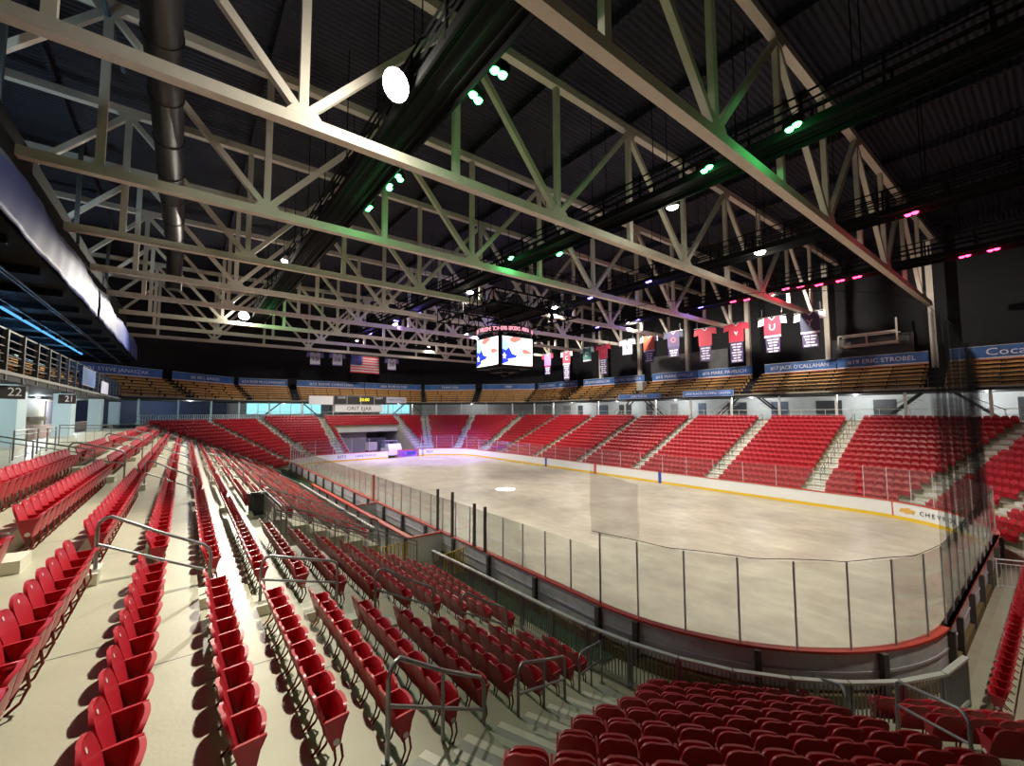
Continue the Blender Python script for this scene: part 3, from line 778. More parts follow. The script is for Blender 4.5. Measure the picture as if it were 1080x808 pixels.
# upper railing and parapet on the left
sloped_rail('slatted grey railing beside the upper left seats, sloping to the parapet', (-5.4, 20.85, CZL), (-2.45, 20.85, rowz(12)), 1.05, True, .30)
pp = thing('parapet', 'low cream parapet wall behind the upper left seats', 'parapet', (-2.44, 26.2, rowz(12)))
mb = MB(); mb.box((-.06, -4.8, .0), (.06, 4.8, .62)); mb.build('wall', M['cream'], pp); mb = MB(); mb.box((-.10, -4.85, .62), (.10, 4.85, .68)); mb.build('coping', M['stepwhite'], pp)
sloped_rail('grey tube rail by the upper concourse on the left', (-4.6, 22.0, CZL), (-4.6, 28.0, CZL), 1.0, False)
sloped_rail('grey tube rail halfway along the upper left seats', (-3.2, 32.4, rowz(13) + .3), (-5.2, 32.4, CZL), 1.0, True, .3)

# ------------------------------------------------------------------ bin by the stairwell
bn = thing('trash_can', 'dark grey trash can with black liner at the top of the left stairwell', 'trash can', (2.55, 20.75, rowz(7)), .3)
mb = MB()
def ring(w, d, z, n=20, e=4):
    o = []
    for i in range(n):
        a = 2 * PI * i / n; c, s_ = math.cos(a), math.sin(a); o.append((w * abs(c) ** (2 / e) * (1 if c >= 0 else -1), d * abs(s_) ** (2 / e) * (1 if s_ >= 0 else -1), z))
    return o
rs_ = [ring(.27, .25, 0), ring(.31, .29, .75), ring(.34, .32, .76), ring(.34, .32, .82)]
for a, b in zip(rs_, rs_[1:]): mb.add(a + b, [(i, (i + 1) % 20, 20 + (i + 1) % 20, 20 + i) for i in range(20)], True)
mb.add(rs_[0], [tuple(range(20))[::-1]]); mb.build('body', M['bin'], bn)
mb = MB(); q = [ring(.345, .325, .70), ring(.355, .335, .80), ring(.345, .325, .86), ring(.27, .25, .84), ring(.20, .2, .55)]
q = [[(x * (1 + .03 * math.sin(i * 2.3 + k)), y * (1 + .03 * math.cos(i * 1.7 + k)), z + .012 * math.sin(i * 1.9 + k)) for i, (x, y, z) in enumerate(r)] for k, r in enumerate(q)]
for a, b in zip(q, q[1:]): mb.add(a + b, [(i, (i + 1) % 20, 20 + (i + 1) % 20, 20 + i) for i in range(20)], True)
mb.add(q[-1], [tuple(range(20))]); mb.build('liner', M['bag'], bn)

# saw-cut joints in the painted treads of the left stand
mb = MB()
for yj in (2.55, 6.95, 11.35, 15.75, 20.15, 24.6, 29.0):
    for i in range(0, 13):
        if i <= 6 and 16.4 < yj < 20.8: continue
        xa, xb = X0 - (rowd(i) + .14), X0 - (rowd(i) - TREAD + .16)
        if yj < Y0 + LEG - T8 * (rowd(i) - .6) + .8: continue
        mb.quad((xa, yj - .008, rowz(i) + .002), (xb, yj - .008 + .02, rowz(i) + .002), (xb, yj + .012 + .02, rowz(i) + .002), (xa, yj + .012, rowz(i) + .002))
struct(mb.build('trim_floor_joints', M['post']))

sloped_rail('white slatted barrier across the walkway at the near end of the rink', (25.0, 2.0, ZF), (25.5, 1.05, ZF), 1.08, True, .12, 'boardwhite')

# ------------------------------------------------------------------ upper deck
DF, DB, DZ0, DZ = 15.5, 20.3, 8.3, 8.65
DK = {0: -.36}
mb = MB()
for k in range(5):
    a, b = side_pts(k, DF); c, d = side_pts(k, 23)
    if k == 0: a.y = c.y = 2.0
    if k == 4: b.y = d.y = -6.0
    zt, zb = DZ + DK.get(k, 0), DZ0 + DK.get(k, 0)
    mb.quad((*a, zt), (*c, zt), (*d, zt), (*b, zt)); mb.quad((*a, zb), (*b, zb), (*d, zb), (*c, zb)); mb.quad((*a, zb), (*a, zt), (*b, zt), (*b, zb))
struct(mb.build('floor_upper_deck', M['deck']))
mb = MB()
for k in range(5):
    a, b = side_pts(k, DF - .04); c, d = side_pts(k, DF + .02)
    if k == 0: a.y = c.y = 2.0
    if k == 4: b.y = d.y = -6.0
    for z0, z1 in ((DZ + DK.get(k, 0) - .12, DZ + DK.get(k, 0) + .02),):
        mb.add([(*a, z0), (*b, z0), (*b, z1), (*a, z1), (*c, z0), (*d, z0), (*d, z1), (*c, z1)], [(0, 1, 2, 3), (3, 2, 6, 7), (0, 4, 5, 1)])
struct(mb.build('trim_deck_edge', M['decklip']))
# walls of the hall
mb = MB()
ring_ = [side_pts(k, 23) for k in range(8)]
for k in range(8):
    a, b = ring_[k]
    mb.quad((*a, DZ if k < 5 else ZF), (*b, DZ if k < 5 else ZF), (*b, 24.2), (*a, 24.2))
o = mb.build('wall_outer', M['wall']); struct(o)
UA = {0: [12.0, 28.0, 43.5], 1: ['mid'], 2: [14.5], 3: ['mid'], 4: [7.0, 22.8, 38.5, 52.5]}
def usegs(k, d):
    a, b = side_pts(k, d); half = (b - a).length / 2
    lo, hi = -half + .35, half - .35
    if k == 0: lo = 3 - 31.7
    if k == 4: hi = 31.7 + 3
    us = sorted(0. if c == 'mid' else side_u(k, c) for c in UA[k])
    e = [lo] + [v for u in us for v in (u - .65, u + .65)] + [hi]
    return [(e[2 * i], e[2 * i + 1]) for i in range(len(e) // 2)]
SN = {0: 'left', 1: 'far left corner', 2: 'far end', 3: 'far right corner', 4: 'right'}
def local_frame(k, d, u, z):      # origin and rotation: local +X along the side, +Y outwards
    t, n = side_frame(k); P = side_mid(k, d) + t * u
    return (P.x, P.y, z), math.atan2(t.y, t.x)
NB = 6
for k in range(5):
    for bi in range(len(usegs(k, DF))):
        for r in range(NB):
            d = DF + .95 + .62 * r; z = DZ + .40 * r + DK.get(k, 0)
            u0, u1 = usegs(k, d)[bi]
            (px, py, pz), rz = local_frame(k, d, (u0 + u1) / 2, z); L = (u1 - u0) / 2
            # steps below are part of the deck: a plain dark tread under each bench
            b = thing('bleacher_bench', f'long wooden bleacher bench on the {SN[k]} upper deck, bay {ordw(bi + 1)}, {ordw(r + 1)} row up', 'bench', (px, py, pz), rz, 'wooden bleacher benches of the upper deck')
            mb = MB(); mb.box((-L, -.15, .40), (L, .15, .45)); mb.build('seat_plank', M['bench'], b)
            mb = MB(); mb.box((-L, .27, .02), (L, .30, .30)); mb.build('riser_plank', M['bench'], b)
            mb = MB(); mb.box((-L, -.31, -.03), (L, .31, .02)); mb.build('tread', M['deck'], b)
            mb = MB(); n = max(2, int(L))
            for i in range(n):
                x = -L + .2 + (2 * L - .4) * i / (n - 1); mb.box((x - .03, -.1, .02), (x + .03, .1, .40))
            mb.build('support_frame', M['deck'], b)
            if k in (0, 4):
                for sx in (-1, 1):
                    mb = MB(); mb.box((sx * (L - .55) - .45, -.16, .452), (sx * (L - .55) + .45, .16, .47)); mb.build('end_cover', M['benchend'], b)['label'] = 'orange end of the bench'
        # dark understructure behind the benches
    mb = MB()
    t, n = side_frame(k)
# risers' mass under bleachers
mb = MB()
for k in range(5):
    for r in range(NB):
        d0 = DF + .64 + .62 * r; z = DZ + .40 * r - .03 + DK.get(k, 0); a, b = side_pts(k, d0); c, e = side_pts(k, d0 + .62)
        if k == 0: a.y = c.y = 2
        if k == 4: b.y = e.y = -6
        zt = DZ + DK.get(k, 0); mb.quad((*a, zt), (*b, zt), (*b, z), (*a, z)); mb.quad((*a, z), (*b, z), (*e, z), (*c, z))
struct(mb.build('floor_bleacher_base', M['black']))
# upper aisle steps (dark) need nothing more than the base; name banners along the back row
NAMES = {(4, 0): ['#25 BUZZ SCHNEIDER', '#8 DAVE SILK'], (4, 1): ['#28 JOHN HARRINGTON', '#27 PHIL VERCHOTA'], (4, 2): ['#15 MARK WELLS', '#16 MARK PAVELICH'], (4, 3): ["#17 JACK O'CALLAHAN", '#19 ERIC STROBEL'], (4, 4): ['Coca-Cola'],
         (3, 0): ['TEAM USA'], (3, 1): ['1980'], (2, 0): ['#24 ROB McCLANAHAN'], (2, 1): ['#23 DAVE CHRISTIAN', '#20 BOB SUTER'], (1, 0): ['#1 STEVE JANASZAK'], (1, 1): ['#6 BILL BAKER'],
         (0, 0): [''], (0, 1): [''], (0, 2): [''], (0, 3): ['']}
PLACE = {0: ('on the left upper deck', ), 1: 0, 2: 0, 3: 0, 4: 0}
for k in range(1, 5):
    S = usegs(k, DB)
    for bi, (u0, u1) in enumerate(S):
        key = (k, bi); nm = NAMES.get(key, [''])
        if k == 4: key2 = (4, bi); nm = NAMES.get(key2, [''])
        W = (u1 - u0) / len(nm)
        for j, s in enumerate(nm):
            uc = u0 + (j + .5) * W
            (px, py, pz), rz = local_frame(k, DB, uc, 11.05)
            words = 'with pale lettering' if s else 'without lettering'
            b = thing('name_banner', f'long blue banner {words} over the {SN[k]} bleachers, bay {ordw(bi + 1)}, {ordw(j + 1)} along', 'banner', (px, py, pz), rz, 'blue banners above the bleachers')
            h = 1.25; w = W / 2 - .06
            mb = MB(); mb.box((-w, -.02, .26), (w, .02, h)); mb.build('cloth', M['banner'], b)
            mb = MB(); mb.box((-w, -.022, .16), (w, .022, .26)); mb.build('white_stripe', M['bannerwhite'], b)
            mb = MB(); mb.box((-w, -.02, 0), (w, .02, .16)); mb.build('red_stripe', M['bannerred'], b)
            mb = MB(); mb.tube([(-w, 0, h + .02), (w, 0, h + .02)], .03, 6); mb.build('top_rod', M['galv'], b)
            if s: text('lettering', s, .62 if s != 'Coca-Cola' else .9, M['letter'], b, (0, -.03, .72), (PI / 2, 0, 0), .004, min(1.25, 1.7 * w / (.36 * len(s))))
# wall behind banners up to roof in a lighter band on the right (block wall), columns later
mb = MB(); a, b = side_pts(4, 22.6); mb.box((a.x - .1, 27.5, 12.0), (a.x + .1, 39.5, 15.2)); struct(mb.build('wall_block_panel', M['purplegrey2']))
mb = MB(); mb.box((a.x - .1, 9.0, 12.0), (a.x + .1, 16.5, 14.6)); struct(mb.build('wall_block_panel', M['door']))
# deck front railings
for k in range(5):
    a, b = side_pts(k, DF + .05)
    if k == 0: a.y = 3.0
    if k == 4: b.y = -5.0
    L = (b - a).length; n = max(1, round(L / 6.3)); d = (b - a) / n; rz = math.atan2(d.y, d.x); l = d.length
    for i in range(n):
        p = a + d * i
        g = thing('deck_railing', f'dark steel railing on the front of the {SN[k]} upper deck, {ordw(i + 1)} section', 'railing', (p.x, p.y, DZ - .1 + DK.get(k, 0)), rz, 'upper deck front railings')
        big = k == 0
        m = 3
        for q in range(m):
            x = .05 + q * l / m; mb = MB(); w = .085 if big else .03; mb.box((x - w, -w, -.25 if big else 0), (x + w, w, 1.75 if big else 1.1)); mb.build('post', M['rail'], g)
        hs = [.45, .75, 1.05, 1.35, 1.7] if big else [.55, 1.08]
        for h in hs:
            mb = MB(); mb.box((0, -.02, h), (l, .02, h + (.035 if not big or h < 1.6 else .07))); mb.build('rail', M['rail'], g)
# blue panels on the deck fronts
def deck_sign(lab, k, u0, u1, z0, z1, s, m, lm, size, dd=-.12):
    (px, py, pz), rz = local_frame(k, DF + dd, (u0 + u1) / 2, z0); w = (u1 - u0) / 2
    b = thing('advert_board', lab, 'sign', (px, py, pz), rz)
    mb = MB(); mb.box((-w, -.03, 0), (w, .03, z1 - z0)); mb.build('panel', m, b)
    mb = MB(); f = .03
    for q in ((-w, 0, -w + f, z1 - z0), (w - f, 0, w, z1 - z0)): mb.box((q[0], -.04, q[1]), (q[2], .035, q[3]))
    mb.box((-w, -.04, 0), (w, .035, f)); mb.box((-w, -.04, z1 - z0 - f), (w, .035, z1 - z0)); mb.build('frame', M['alu'], b)
    if s: text('lettering', s, size, lm, b, (0, -.042, (z1 - z0) / 2), (PI / 2, 0, 0))
    return b
signblue = mat('sign_blue', (.10, .18, .42), .5, noise=.4, nscale=.6); signpale = mat('sign_pale', (.45, .47, .62), .5, noise=.3, nscale=.6)
deck_sign('blue advert panel on the left deck railing, nearest the camera', 0, 39.5 - 31.7, 44.5 - 31.7, 8.55, 9.75, '', signblue, M['letter'], .4)
deck_sign('small pale advert panel on the left deck railing beyond the blue one', 0, 47.5 - 31.7, 51.6 - 31.7, 8.3, 9.3, '', signpale, M['letter'], .4)
deck_sign('bright blue banner hung low on the right deck, left of the aisle', 4, 31.7 - 40.2, 31.7 - 33.2, 8.5, 9.15, 'LAKE PLACID', M['banner'], M['letter'], .45)
deck_sign('bright blue banner hung low on the right deck, right of the grey box', 4, 31.7 - 30.0, 31.7 - 23.6, 8.5, 9.25, 'LAKE PLACID OLYMPIC CENTER', M['banner'], M['letter'], .4)
deck_sign('white advert panel on the far deck left of the scoreboard', 2, 16.2 - 22.65, 20.0 - 22.65, 8.05, 9.5, '', M['boardwhite'], M['letterblack'], .5)
deck_sign('white advert panel on the far deck right of the scoreboard', 2, 29.4 - 22.65, 33.2 - 22.65, 8.45, 9.55, 'MERCANTILE', M['jw'], M['letterblue'], .55)
sb = deck_sign('black end scoreboard with yellow digits over the machine tunnel', 2, 20.1 - 22.65, 29.3 - 22.65, 8.1, 9.6, '', M['sign'], M['letter'], .5)
for x in (-2.4, 0.0, 2.4):
    mb = MB(); mb.box((x - .03, -.05, 0), (x + .03, -.031, 1.5)); mb.build('divider', M['alu'], sb)
text('clock_digits', '20:00', .8, M['yellowdigit'], sb, (.6, -.05, .85), (PI / 2, 0, 0), .01)
for x, s in ((-3.3, 'HOME'), (3.3, 'GUEST')): text('lettering', s, .45, M['letter'], sb, (x, -.05, 1.15), (PI / 2, 0, 0), .01)
deck_sign('white advert board with dark lettering under the end scoreboard', 2, 20.3 - 22.65, 28.6 - 22.65, 6.75, 8.0, 'ORIT EJAR', M['boardwhite'], M['letterblack'], .95, -.2)
# ------------------------------------------------------------------ section number signs under the left deck
for y, s, lab in ((26.7, '22', 'black hanging section sign 22 under the left deck, nearer the camera'), (37.3, '21', 'black hanging section sign 21 under the left deck, further along')):
    g = thing('section_sign', lab, 'sign', (-5.75, y, 7.25), -PI / 2 + .0)
    # the board is turned to face down the stands
    g.rotation_euler = (0, 0, PI / 2 - .75)
    mb = MB(); mb.box((-.45, -.04, 0), (.45, .04, .55)); mb.build('board', M['sign'], g)
    for x in (-.4, .4):
        mb = MB(); mb.tube([(x, 0, .6), (x, 0, .7)], .015, 6); mb.build('hanger', M['steel'], g)
    text('lettering', s, .5, M['letter'], g, (.08, -.046, .28), (PI / 2, 0, 0)); 
# ------------------------------------------------------------------ left concourse: piers, walls, counters
for i, y in enumerate((18.0, 29.2, 40.6, 53.2, 66.0)):
    p_ = thing('concrete_pier', f'pale blue square pier on the left concourse, {ordw(i + 1)} from the near end', 'pier', (-6.35, y, CZL), 0, 'pale blue concourse piers')
    mb = MB(); mb.box((-.42, -.75, 0), (.42, .75, DZ0 - .36 - CZL)); mb.build('shaft', M['paleblue'], p_)
    mb = MB(); mb.box((-.46, -.79, 0), (.46, .79, .15)); mb.build('plinth', M['galv'], p_)
WL = -10.2
mb = MB(); mb.box((WL - .2, -5, CZL), (WL, 85, DZ0)); struct(mb.build('wall_left_concourse', M['cream']))
for i, (y0, y1) in enumerate(((31.0, 38.0), (47.0, 50.5), (57, 62))):
    mb = MB(); mb.box((WL, y0, CZL), (WL + .12, y1, DZ0 - .5)); struct(mb.build('wall_shutter_panel', M['purplegrey']))
    mb = MB(); mb.box((WL + .1, y1 - 1.4, CZL), (WL + .2, y1 - .2, CZL + 2.1)); struct(mb.build('door_%d' % (i + 1), M['door']))
mb = MB(); mb.box((WL, 51, CZL + 1.0), (WL + .3, 56.4, CZL + 1.35)); struct(mb.build('trim_counter', M['brown']))
mb = MB(); mb.box((WL, 40.5, CZL), (WL + .15, 46.0, CZL + .9)); struct(mb.build('wall_counter_front', M['pale']))
mb = MB(); mb.box((WL + .02, 40.5, CZL + .9), (WL + .10, 46.0, DZ0 - .35)); struct(mb.build('window_1', M['door']))
mb = MB(); mb.box((-7.75, 30.2, CZL), (-7.6, 64, CZL + .85)); struct(mb.build('wall_left_low', M['pinkbrick']))
# ------------------------------------------------------------------ right, far and corner concourse walls and rails
mb = MB(); xw = X1 + 21.5; mb.box((xw, -8, CZ), (xw + .2, 66, DZ0)); struct(mb.build('wall_right_concourse', M['pale']))
dn = 3
rnd = random.Random(3)
y = -4.0
while y < 62:
    w = rnd.choice([1.1, 1.8, 1.1, 2.4]); m = rnd.choice([M['door'], M['bluedoor'], M['greywall'], M['door']])
    dn += 1; mb = MB(); mb.box((xw - .08, y, CZ), (xw, y + w, CZ + 2.05)); struct(mb.build('door_%d' % dn, m)); y += w + rnd.uniform(1.6, 3.6)
for k, col in ((3, 'greywall'), (2, 'greywall'), (1, 'navy')):
    zc = CZC if k == 1 else CZ
    a, b = side_pts(k, 22.5 if k != 2 else 23.5); mb = MB(); mb.quad((*a, zc), (*b, zc), (*b, DZ0), (*a, DZ0)); struct(mb.build('wall_%s_concourse' % SIDES[k], M[col]))
k = 2; yw = Y1 + 23.3
for j, (x0, x1_) in enumerate(((8.2, 20.0), (30.2, 37.4))):
    n = int((x1_ - x0) / 1.5)
    for i in range(n):
        xa = x0 + (x1_ - x0) * i / n; xb = x0 + (x1_ - x0) * (i + 1) / n
        mb = MB(); mb.m = 0; mb.box((xa + .05, yw - .02, CZ + .7), (xb - .05, yw + .02, DZ0 + .2)); mb.m = 1
        mb.box((xa - .05, yw - .06, CZ + .65), (xa + .05, yw + .06, DZ0 + .2)); mb.box((xa, yw - .06, CZ + .62), (xb, yw + .06, CZ + .72))
        struct(mb.build('window_%d' % (2 + j * 12 + i), [M['cyanlight'], M['alu']]))
mb = MB(); mb.box((20.3, Y1 + 19, CZ), (29.5, Y1 + 19.2, DZ0)); struct(mb.build('wall_far_room', M['greywall']))
for k, nm in ((1, 'paleblue'), (2, 'galv'), (3, 'galv'), (4, 'galv')):
    zc = CZC if k == 1 else CZ; dt = rowd(14) + .15 if k == 1 else DTOP
    a, b = side_pts(k, dt + .12)
    if k == 4: b.y = -4
    L = (b - a).length; n = max(1, round(L / 4.2)); d = (b - a) / n; rz = math.atan2(d.y, d.x); l = d.length
    for i in range(n):
        p = a + d * i
        g = thing('concourse_railing', f'tube railing along the {SN[k]} concourse above the seats, {ordw(i + 1)} section', 'railing', (p.x, p.y, zc), rz, 'concourse railings above the red seats')
        for h, r in ((1.02, .03), (.55, .022), (.12, .022)):
            mb = MB(); mb.tube([(0, 0, h), (l, 0, h)], r, 6); mb.build('rail', M[nm], g)
        for q in range(2):
            x = .05 + q * l / 2; mb = MB(); mb.tube([(x, 0, -.05), (x, 0, 1.02)], .028, 6); mb.build('post', M[nm], g)
        if k == 1:
            mb = MB()
            for q in range(int(l / .3)): x = .15 + q * .3; mb.box((x - .05, -.012, .14), (x + .05, .012, .98))
            mb.build('slats', M[nm], g)['kind'] = 'stuff'
    # a kick wall below the rail
    mb = MB(); c, e = side_pts(k, dt + .02)
    if k == 4: e.y = -4
    mb.quad((*c, zc - .37), (*e, zc - .37), (*e, zc + .02), (*c, zc + .02)); struct(mb.build('wall_kick_%s' % SIDES[k], M['black']))
# pale posts carrying the deck along the far sides
for k in (1, 2, 3, 4):
    zc = CZC if k == 1 else CZ
    a, b = side_pts(k, DTOP + 1.3)
    if k == 4: b.y = -4
    n = max(2, round((b - a).length / 5.2))
    for i in range(n):
        p = a + (b - a) * ((i + .5) / n)
        g = thing('deck_post', f'slim post holding up the {SN[k]} deck over the concourse, {ordw(i + 1)} along', 'post', (p.x, p.y, zc), 0, 'concourse deck posts')
        m = M['paleblue'] if k == 1 else M['galv']
        mb = MB(); mb.box((-.10, -.10, .02), (.10, .10, DZ0 - zc)); mb.build('shaft', m, g); mb = MB(); mb.box((-.18, -.18, 0), (.18, .18, .03)); mb.build('base_plate', m, g)
# stairs from the right concourse up to the deck
for i, (y, dr) in enumerate(((3.0, 1), (11.0, -1), (19.0, 1), (27.5, -1), (34.5, 1), (43.0, -1))):
    g = thing('concourse_stair', f'dark steel stair rising behind the right concourse railing, {ordw(i + 1)} from the near end', 'stairs', (X1 + 18.2, y, CZ), PI / 2 * dr, 'stairs from the right concourse to the deck')
    for yy in (-.5, .5):
        mb = MB(); mb.prism([(0, yy, 0), (.3, yy, 0), (3.1, yy, DZ0 - CZ), (2.8, yy, DZ0 - CZ)], (0, .04, 0)); mb.build('stringer', M['rail'], g)
        mb = MB(); mb.tube([(.1, yy, 0), (.1, yy, .95), (2.2, yy, 2.2)], .025, 6); mb.build('handrail', M['rail'], g)
    for j in range(10):
        mb = MB(); x = .18 + j * .28; mb.box((x, -.5, .2 * j + .02), (x + .26, .5, .2 * j + .06)); mb.build('step', M['steel'], g)
# dark braces below the far deck by the windows
for i, (x, s) in enumerate(((10.2, 1), (17.4, -1), (31.2, 1), (36.6, -1))):
    mb = MB(); mb.bar((0, 0, 0), (s * 2.0, 0, 1.75), .18, .18); mb.box((-.15, -.15, -.05), (.15, .15, .05))
    tag(mb.build('knee_brace', M['rail'], None, (x, Y1 + DF + .6, DZ0 - 1.75)), f'dark diagonal brace under the far deck by the cyan windows, {ordw(i + 1)} from left', 'brace')
# ------------------------------------------------------------------ machine tunnel at the far end
ty0, ty1 = Y1 + rowd(11) + .15, Y1 + 21
mb = MB()
mb.quad((19.6, ty0, 3.55), (29.9, ty0, 3.55), (29.9, ty1, 3.55), (19.6, ty1, 3.55)); struct(mb.build('ceiling_tunnel', M['greywall']))
mb = MB(); mb.quad((19.6, ty0, ZF), (19.6, ty1, ZF), (19.6, ty1, 3.55), (19.6, ty0, 3.55)); mb.quad((29.9, ty0, ZF), (29.9, ty1, ZF), (29.9, ty1, 3.55), (29.9, ty0, 3.55))
mb.quad((19.6, ty1, ZF), (29.9, ty1, ZF), (29.9, ty1, 3.55), (19.6, ty1, 3.55)); struct(mb.build('wall_tunnel', M['greywall']))
mb = MB(); mb.box((19.7, ty0 + .6, ZF), (24.6, ty0 + .7, 3.5)); struct(mb.build('wall_tunnel_partition', M['purplegrey']))
tl = MB(); tl.box((19.7, ty0 - .12, 3.45), (29.8, ty0 + .05, 4.05)); struct(tl.build('trim_tunnel_lintel', M['pale']))
z = thing('ice_resurfacer', 'white and dark blue ice resurfacer parked in the far tunnel mouth', 'ice resurfacer', (25.2, 62.6, .0), 0)
mb = MB(); mb.box((-1.0, -1.1, .35), (1.0, 2.2, 1.25)); mb.build('body', M['boardwhite'], z)
mb = MB(); mb.prism([(-1.0, -1.1, 1.25), (-1.0, .5, 1.25), (-1.0, .5, 1.9), (-1.0, -.6, 2.0)], (2.0, 0, 0)); mb.build('snow_tank', M['pale'], z)
mb = MB(); mb.box((-.9, .6, 1.25), (-.2, 2.0, 2.2)); mb.build('cab', M['bluedoor'], z)
mb = MB(); mb.box((-1.0, .4, 2.3), (1.0, 2.2, 2.38)); mb.build('canopy', M['purplegrey'], z)
for x in (-.95, .95):
    for y in (.45, 2.15):
        mb = MB(); mb.tube([(x, y, 1.25), (x, y, 2.3)], .03, 6); mb.build('canopy_post', M['steel'], z)
    for y in (-.5, 1.5):
        mb = MB(); mb.tube([(x - .14, y, .38), (x + .14, y, .38)], .38, 14); mb.build('wheel', M['black'], z)
mb = MB(); mb.box((-1.1, 2.2, .05), (1.1, 2.8, .6)); mb.build('conditioner', M['galv'], z)
g = thing('utility_cart', 'beige utility cart with dark front left of the resurfacer', 'cart', (23.2, 65.6, ZF), .2)
mb = MB(); mb.box((-.7, -.9, .35), (.7, .9, 1.0)); mb.build('body', M['black'], g); mb = MB(); mb.box((-.7, -.2, 1.0), (.7, .9, 2.2)); mb.build('cab', M['cream'], g)
for x in (-.65, .65):
    for y in (-.6, .6): mb = MB(); mb.tube([(x - .08, y, .3), (x + .08, y, .3)], .3, 12); mb.build('wheel', M['black'], g)

# ------------------------------------------------------------------ roof
mb = MB(); mb.box((-16, -14, 24.0), (60, 88, 24.2)); struct(mb.build('ceiling', M['roof']))
TY = [-.9, 6.95, 14.85, 22.8, 30.6, 38.2, 45.6, 53.4, 60.9, 68.6]
NX = [-3.06 + 5.78 * i for i in range(10)]           # panel points; even ones meet the top chord, odd ones the bottom chord
tword = ['nearest', 'second', 'third', 'fourth', 'fifth', 'sixth', 'seventh', 'eighth', 'ninth', 'tenth']
for ti, y in enumerate(TY):
    lab = f'pale steel roof truss spanning the hall, {tword[ti]} from the camera' if ti else 'pale steel roof truss spanning the hall, nearest the camera'
    g = thing('roof_truss', lab, 'roof truss', (23, y, 16), 0, 'pale steel roof trusses')
    X = lambda x: x - 23
    xe = 52.4 if ti <= 1 else 49.4
    mb = MB(); mb.box((X(-9.2), -.19, 0), (X(xe), .19, .38)); mb.build('bottom_chord', M['truss'], g)
    mb = MB(); mb.box((X(-14), -.19, 7.0), (X(57.5), .19, 7.4)); mb.build('top_chord', M['truss'], g)
    for i, x in enumerate(NX):
        mb = MB(); mb.box((X(x) - .14, -.12, .38), (X(x) + .14, .12, 7.0)); mb.build('vertical', M['truss'], g)
        if i % 2:
            mb = MB(); mb.prism([(X(x) - .55, -.2, .36), (X(x) + .55, -.2, .36), (X(x) + .30, -.2, .68), (X(x) - .30, -.2, .68)], (0, .012, 0)); mb.build('gusset', M['truss'], g)
        else:
            mb = MB(); mb.prism([(X(x) - .55, -.2, 7.02), (X(x) + .55, -.2, 7.02), (X(x) + .30, -.2, 6.7), (X(x) - .30, -.2, 6.7)], (0, .012, 0)); mb.build('gusset', M['truss'], g)
    for i in range(len(NX) - 1):
        za, zb = (7.0, .38) if i % 2 == 0 else (.38, 7.0)
        mb = MB(); mb.bar((X(NX[i]), 0, za), (X(NX[i + 1]), 0, zb), .26, .26, (0, 1, 0)); mb.build('diagonal', M['truss'], g)
    mb = MB(); mb.bar((X(NX[0]), 0, 7.0), (X(-8.84), 0, .38), .26, .26, (0, 1, 0)); mb.build('diagonal', M['truss'], g)
for i, y in enumerate(TY[:8]):
    yy = y * 1.055
    g = thing('steel_column', f'pale steel column behind the right upper deck, {ordw(i + 1)} from the near end', 'column', (X1 + 20.75, yy, DZ), 0, 'pale steel columns along the right side')
    mb = MB(); mb.box((-.24, -.24, .04), (.24, .24, 14.4)); mb.build('shaft', M['truss'], g)
    mb = MB(); mb.box((-.34, -.34, 0), (.34, .34, .05)); mb.build('base_plate', M['truss'], g)
for i, x in enumerate([-11, -5.9, 2.7, 8.5, 14.3, 20.1, 25.9, 31.6, 37.4, 43.2, 48.9, 54]):
    mb = MB(); mb.box((-.09, -40, 0), (.09, 40, .08)); mb.box((-.02, -40, .08), (.02, 40, .42)); mb.box((-.09, -40, .42), (.09, 40, .5))
    tag(mb.build('roof_purlin', M['roof'], None, (x, 36, 23.45)), f'dark roof purlin running the length of the hall, {ordw(i + 1)} from the left', 'purlin', 'dark roof purlins')

# ------------------------------------------------------------------ catwalks hung in the trusses
def catwalk(lab, xc, w, y0, y1, z=17.15):
    g = thing('catwalk', lab, 'catwalk', (xc, y0, z)); L = y1 - y0
    mb = MB(); mb.box((-w / 2, 0, 0), (w / 2, L, .10))
    for s in (-1, 1): mb.box((s * w / 2 - .04, 0, -.22), (s * w / 2 + .04, L, .12))
    mb.build('deck', M['catwalk'], g)
    for s in (-1, 1):
        mb = MB()
        for h in (.45, .75, 1.1): mb.box((s * w / 2 - .03, 0, h), (s * w / 2 + .03, L, h + .06))
        mb.build('guard_rail', M['catwalk'], g)
        n = int(L / 2.3); mb = MB(); mb.box((s * w / 2 - .04, -.04, -.1), (s * w / 2 + .04, .04, 1.15)); pm = mb.mesh('post', M['catwalk'])
        for i in range(n + 1):
            o = bpy.data.objects.new('post', pm); COL.objects.link(o); o.parent = g; o.location = (0, L * i / n, 0)
    n = int(L / 3.85)
    for s in (-1, 1):
        mb = MB(); mb.tube([(s * w / 2, 0, 1.1), (s * w / 2, 0, 6.3)], .025, 5); hm = mb.mesh('hanger', M['catwalk'])
        for i in range(n + 1):
            o = bpy.data.objects.new('hanger', hm); COL.objects.link(o); o.parent = g; o.location = (0, L * i / n, 0)
    mb = MB()
    for s in (-.6, 0, .55): mb.tube([(s * w / 2, 0, -.06), (s * w / 2, L, -.06)], .03, 6)
    mb.build('conduit', M['catwalk'], g)
catwalk('black catwalk with guard rails under the roof, leftmost of four', 6.12, 1.45, -4, 66)
catwalk('black catwalk with guard rails under the roof, second from the left', 18.15, 1.2, -4, 66)
catwalk('black catwalk with guard rails under the roof, third from the left', 29.5, 1.2, -4, 66)
catwalk('black catwalk with guard rails under the roof, rightmost of four', 40.6, 1.4, -4, 66)
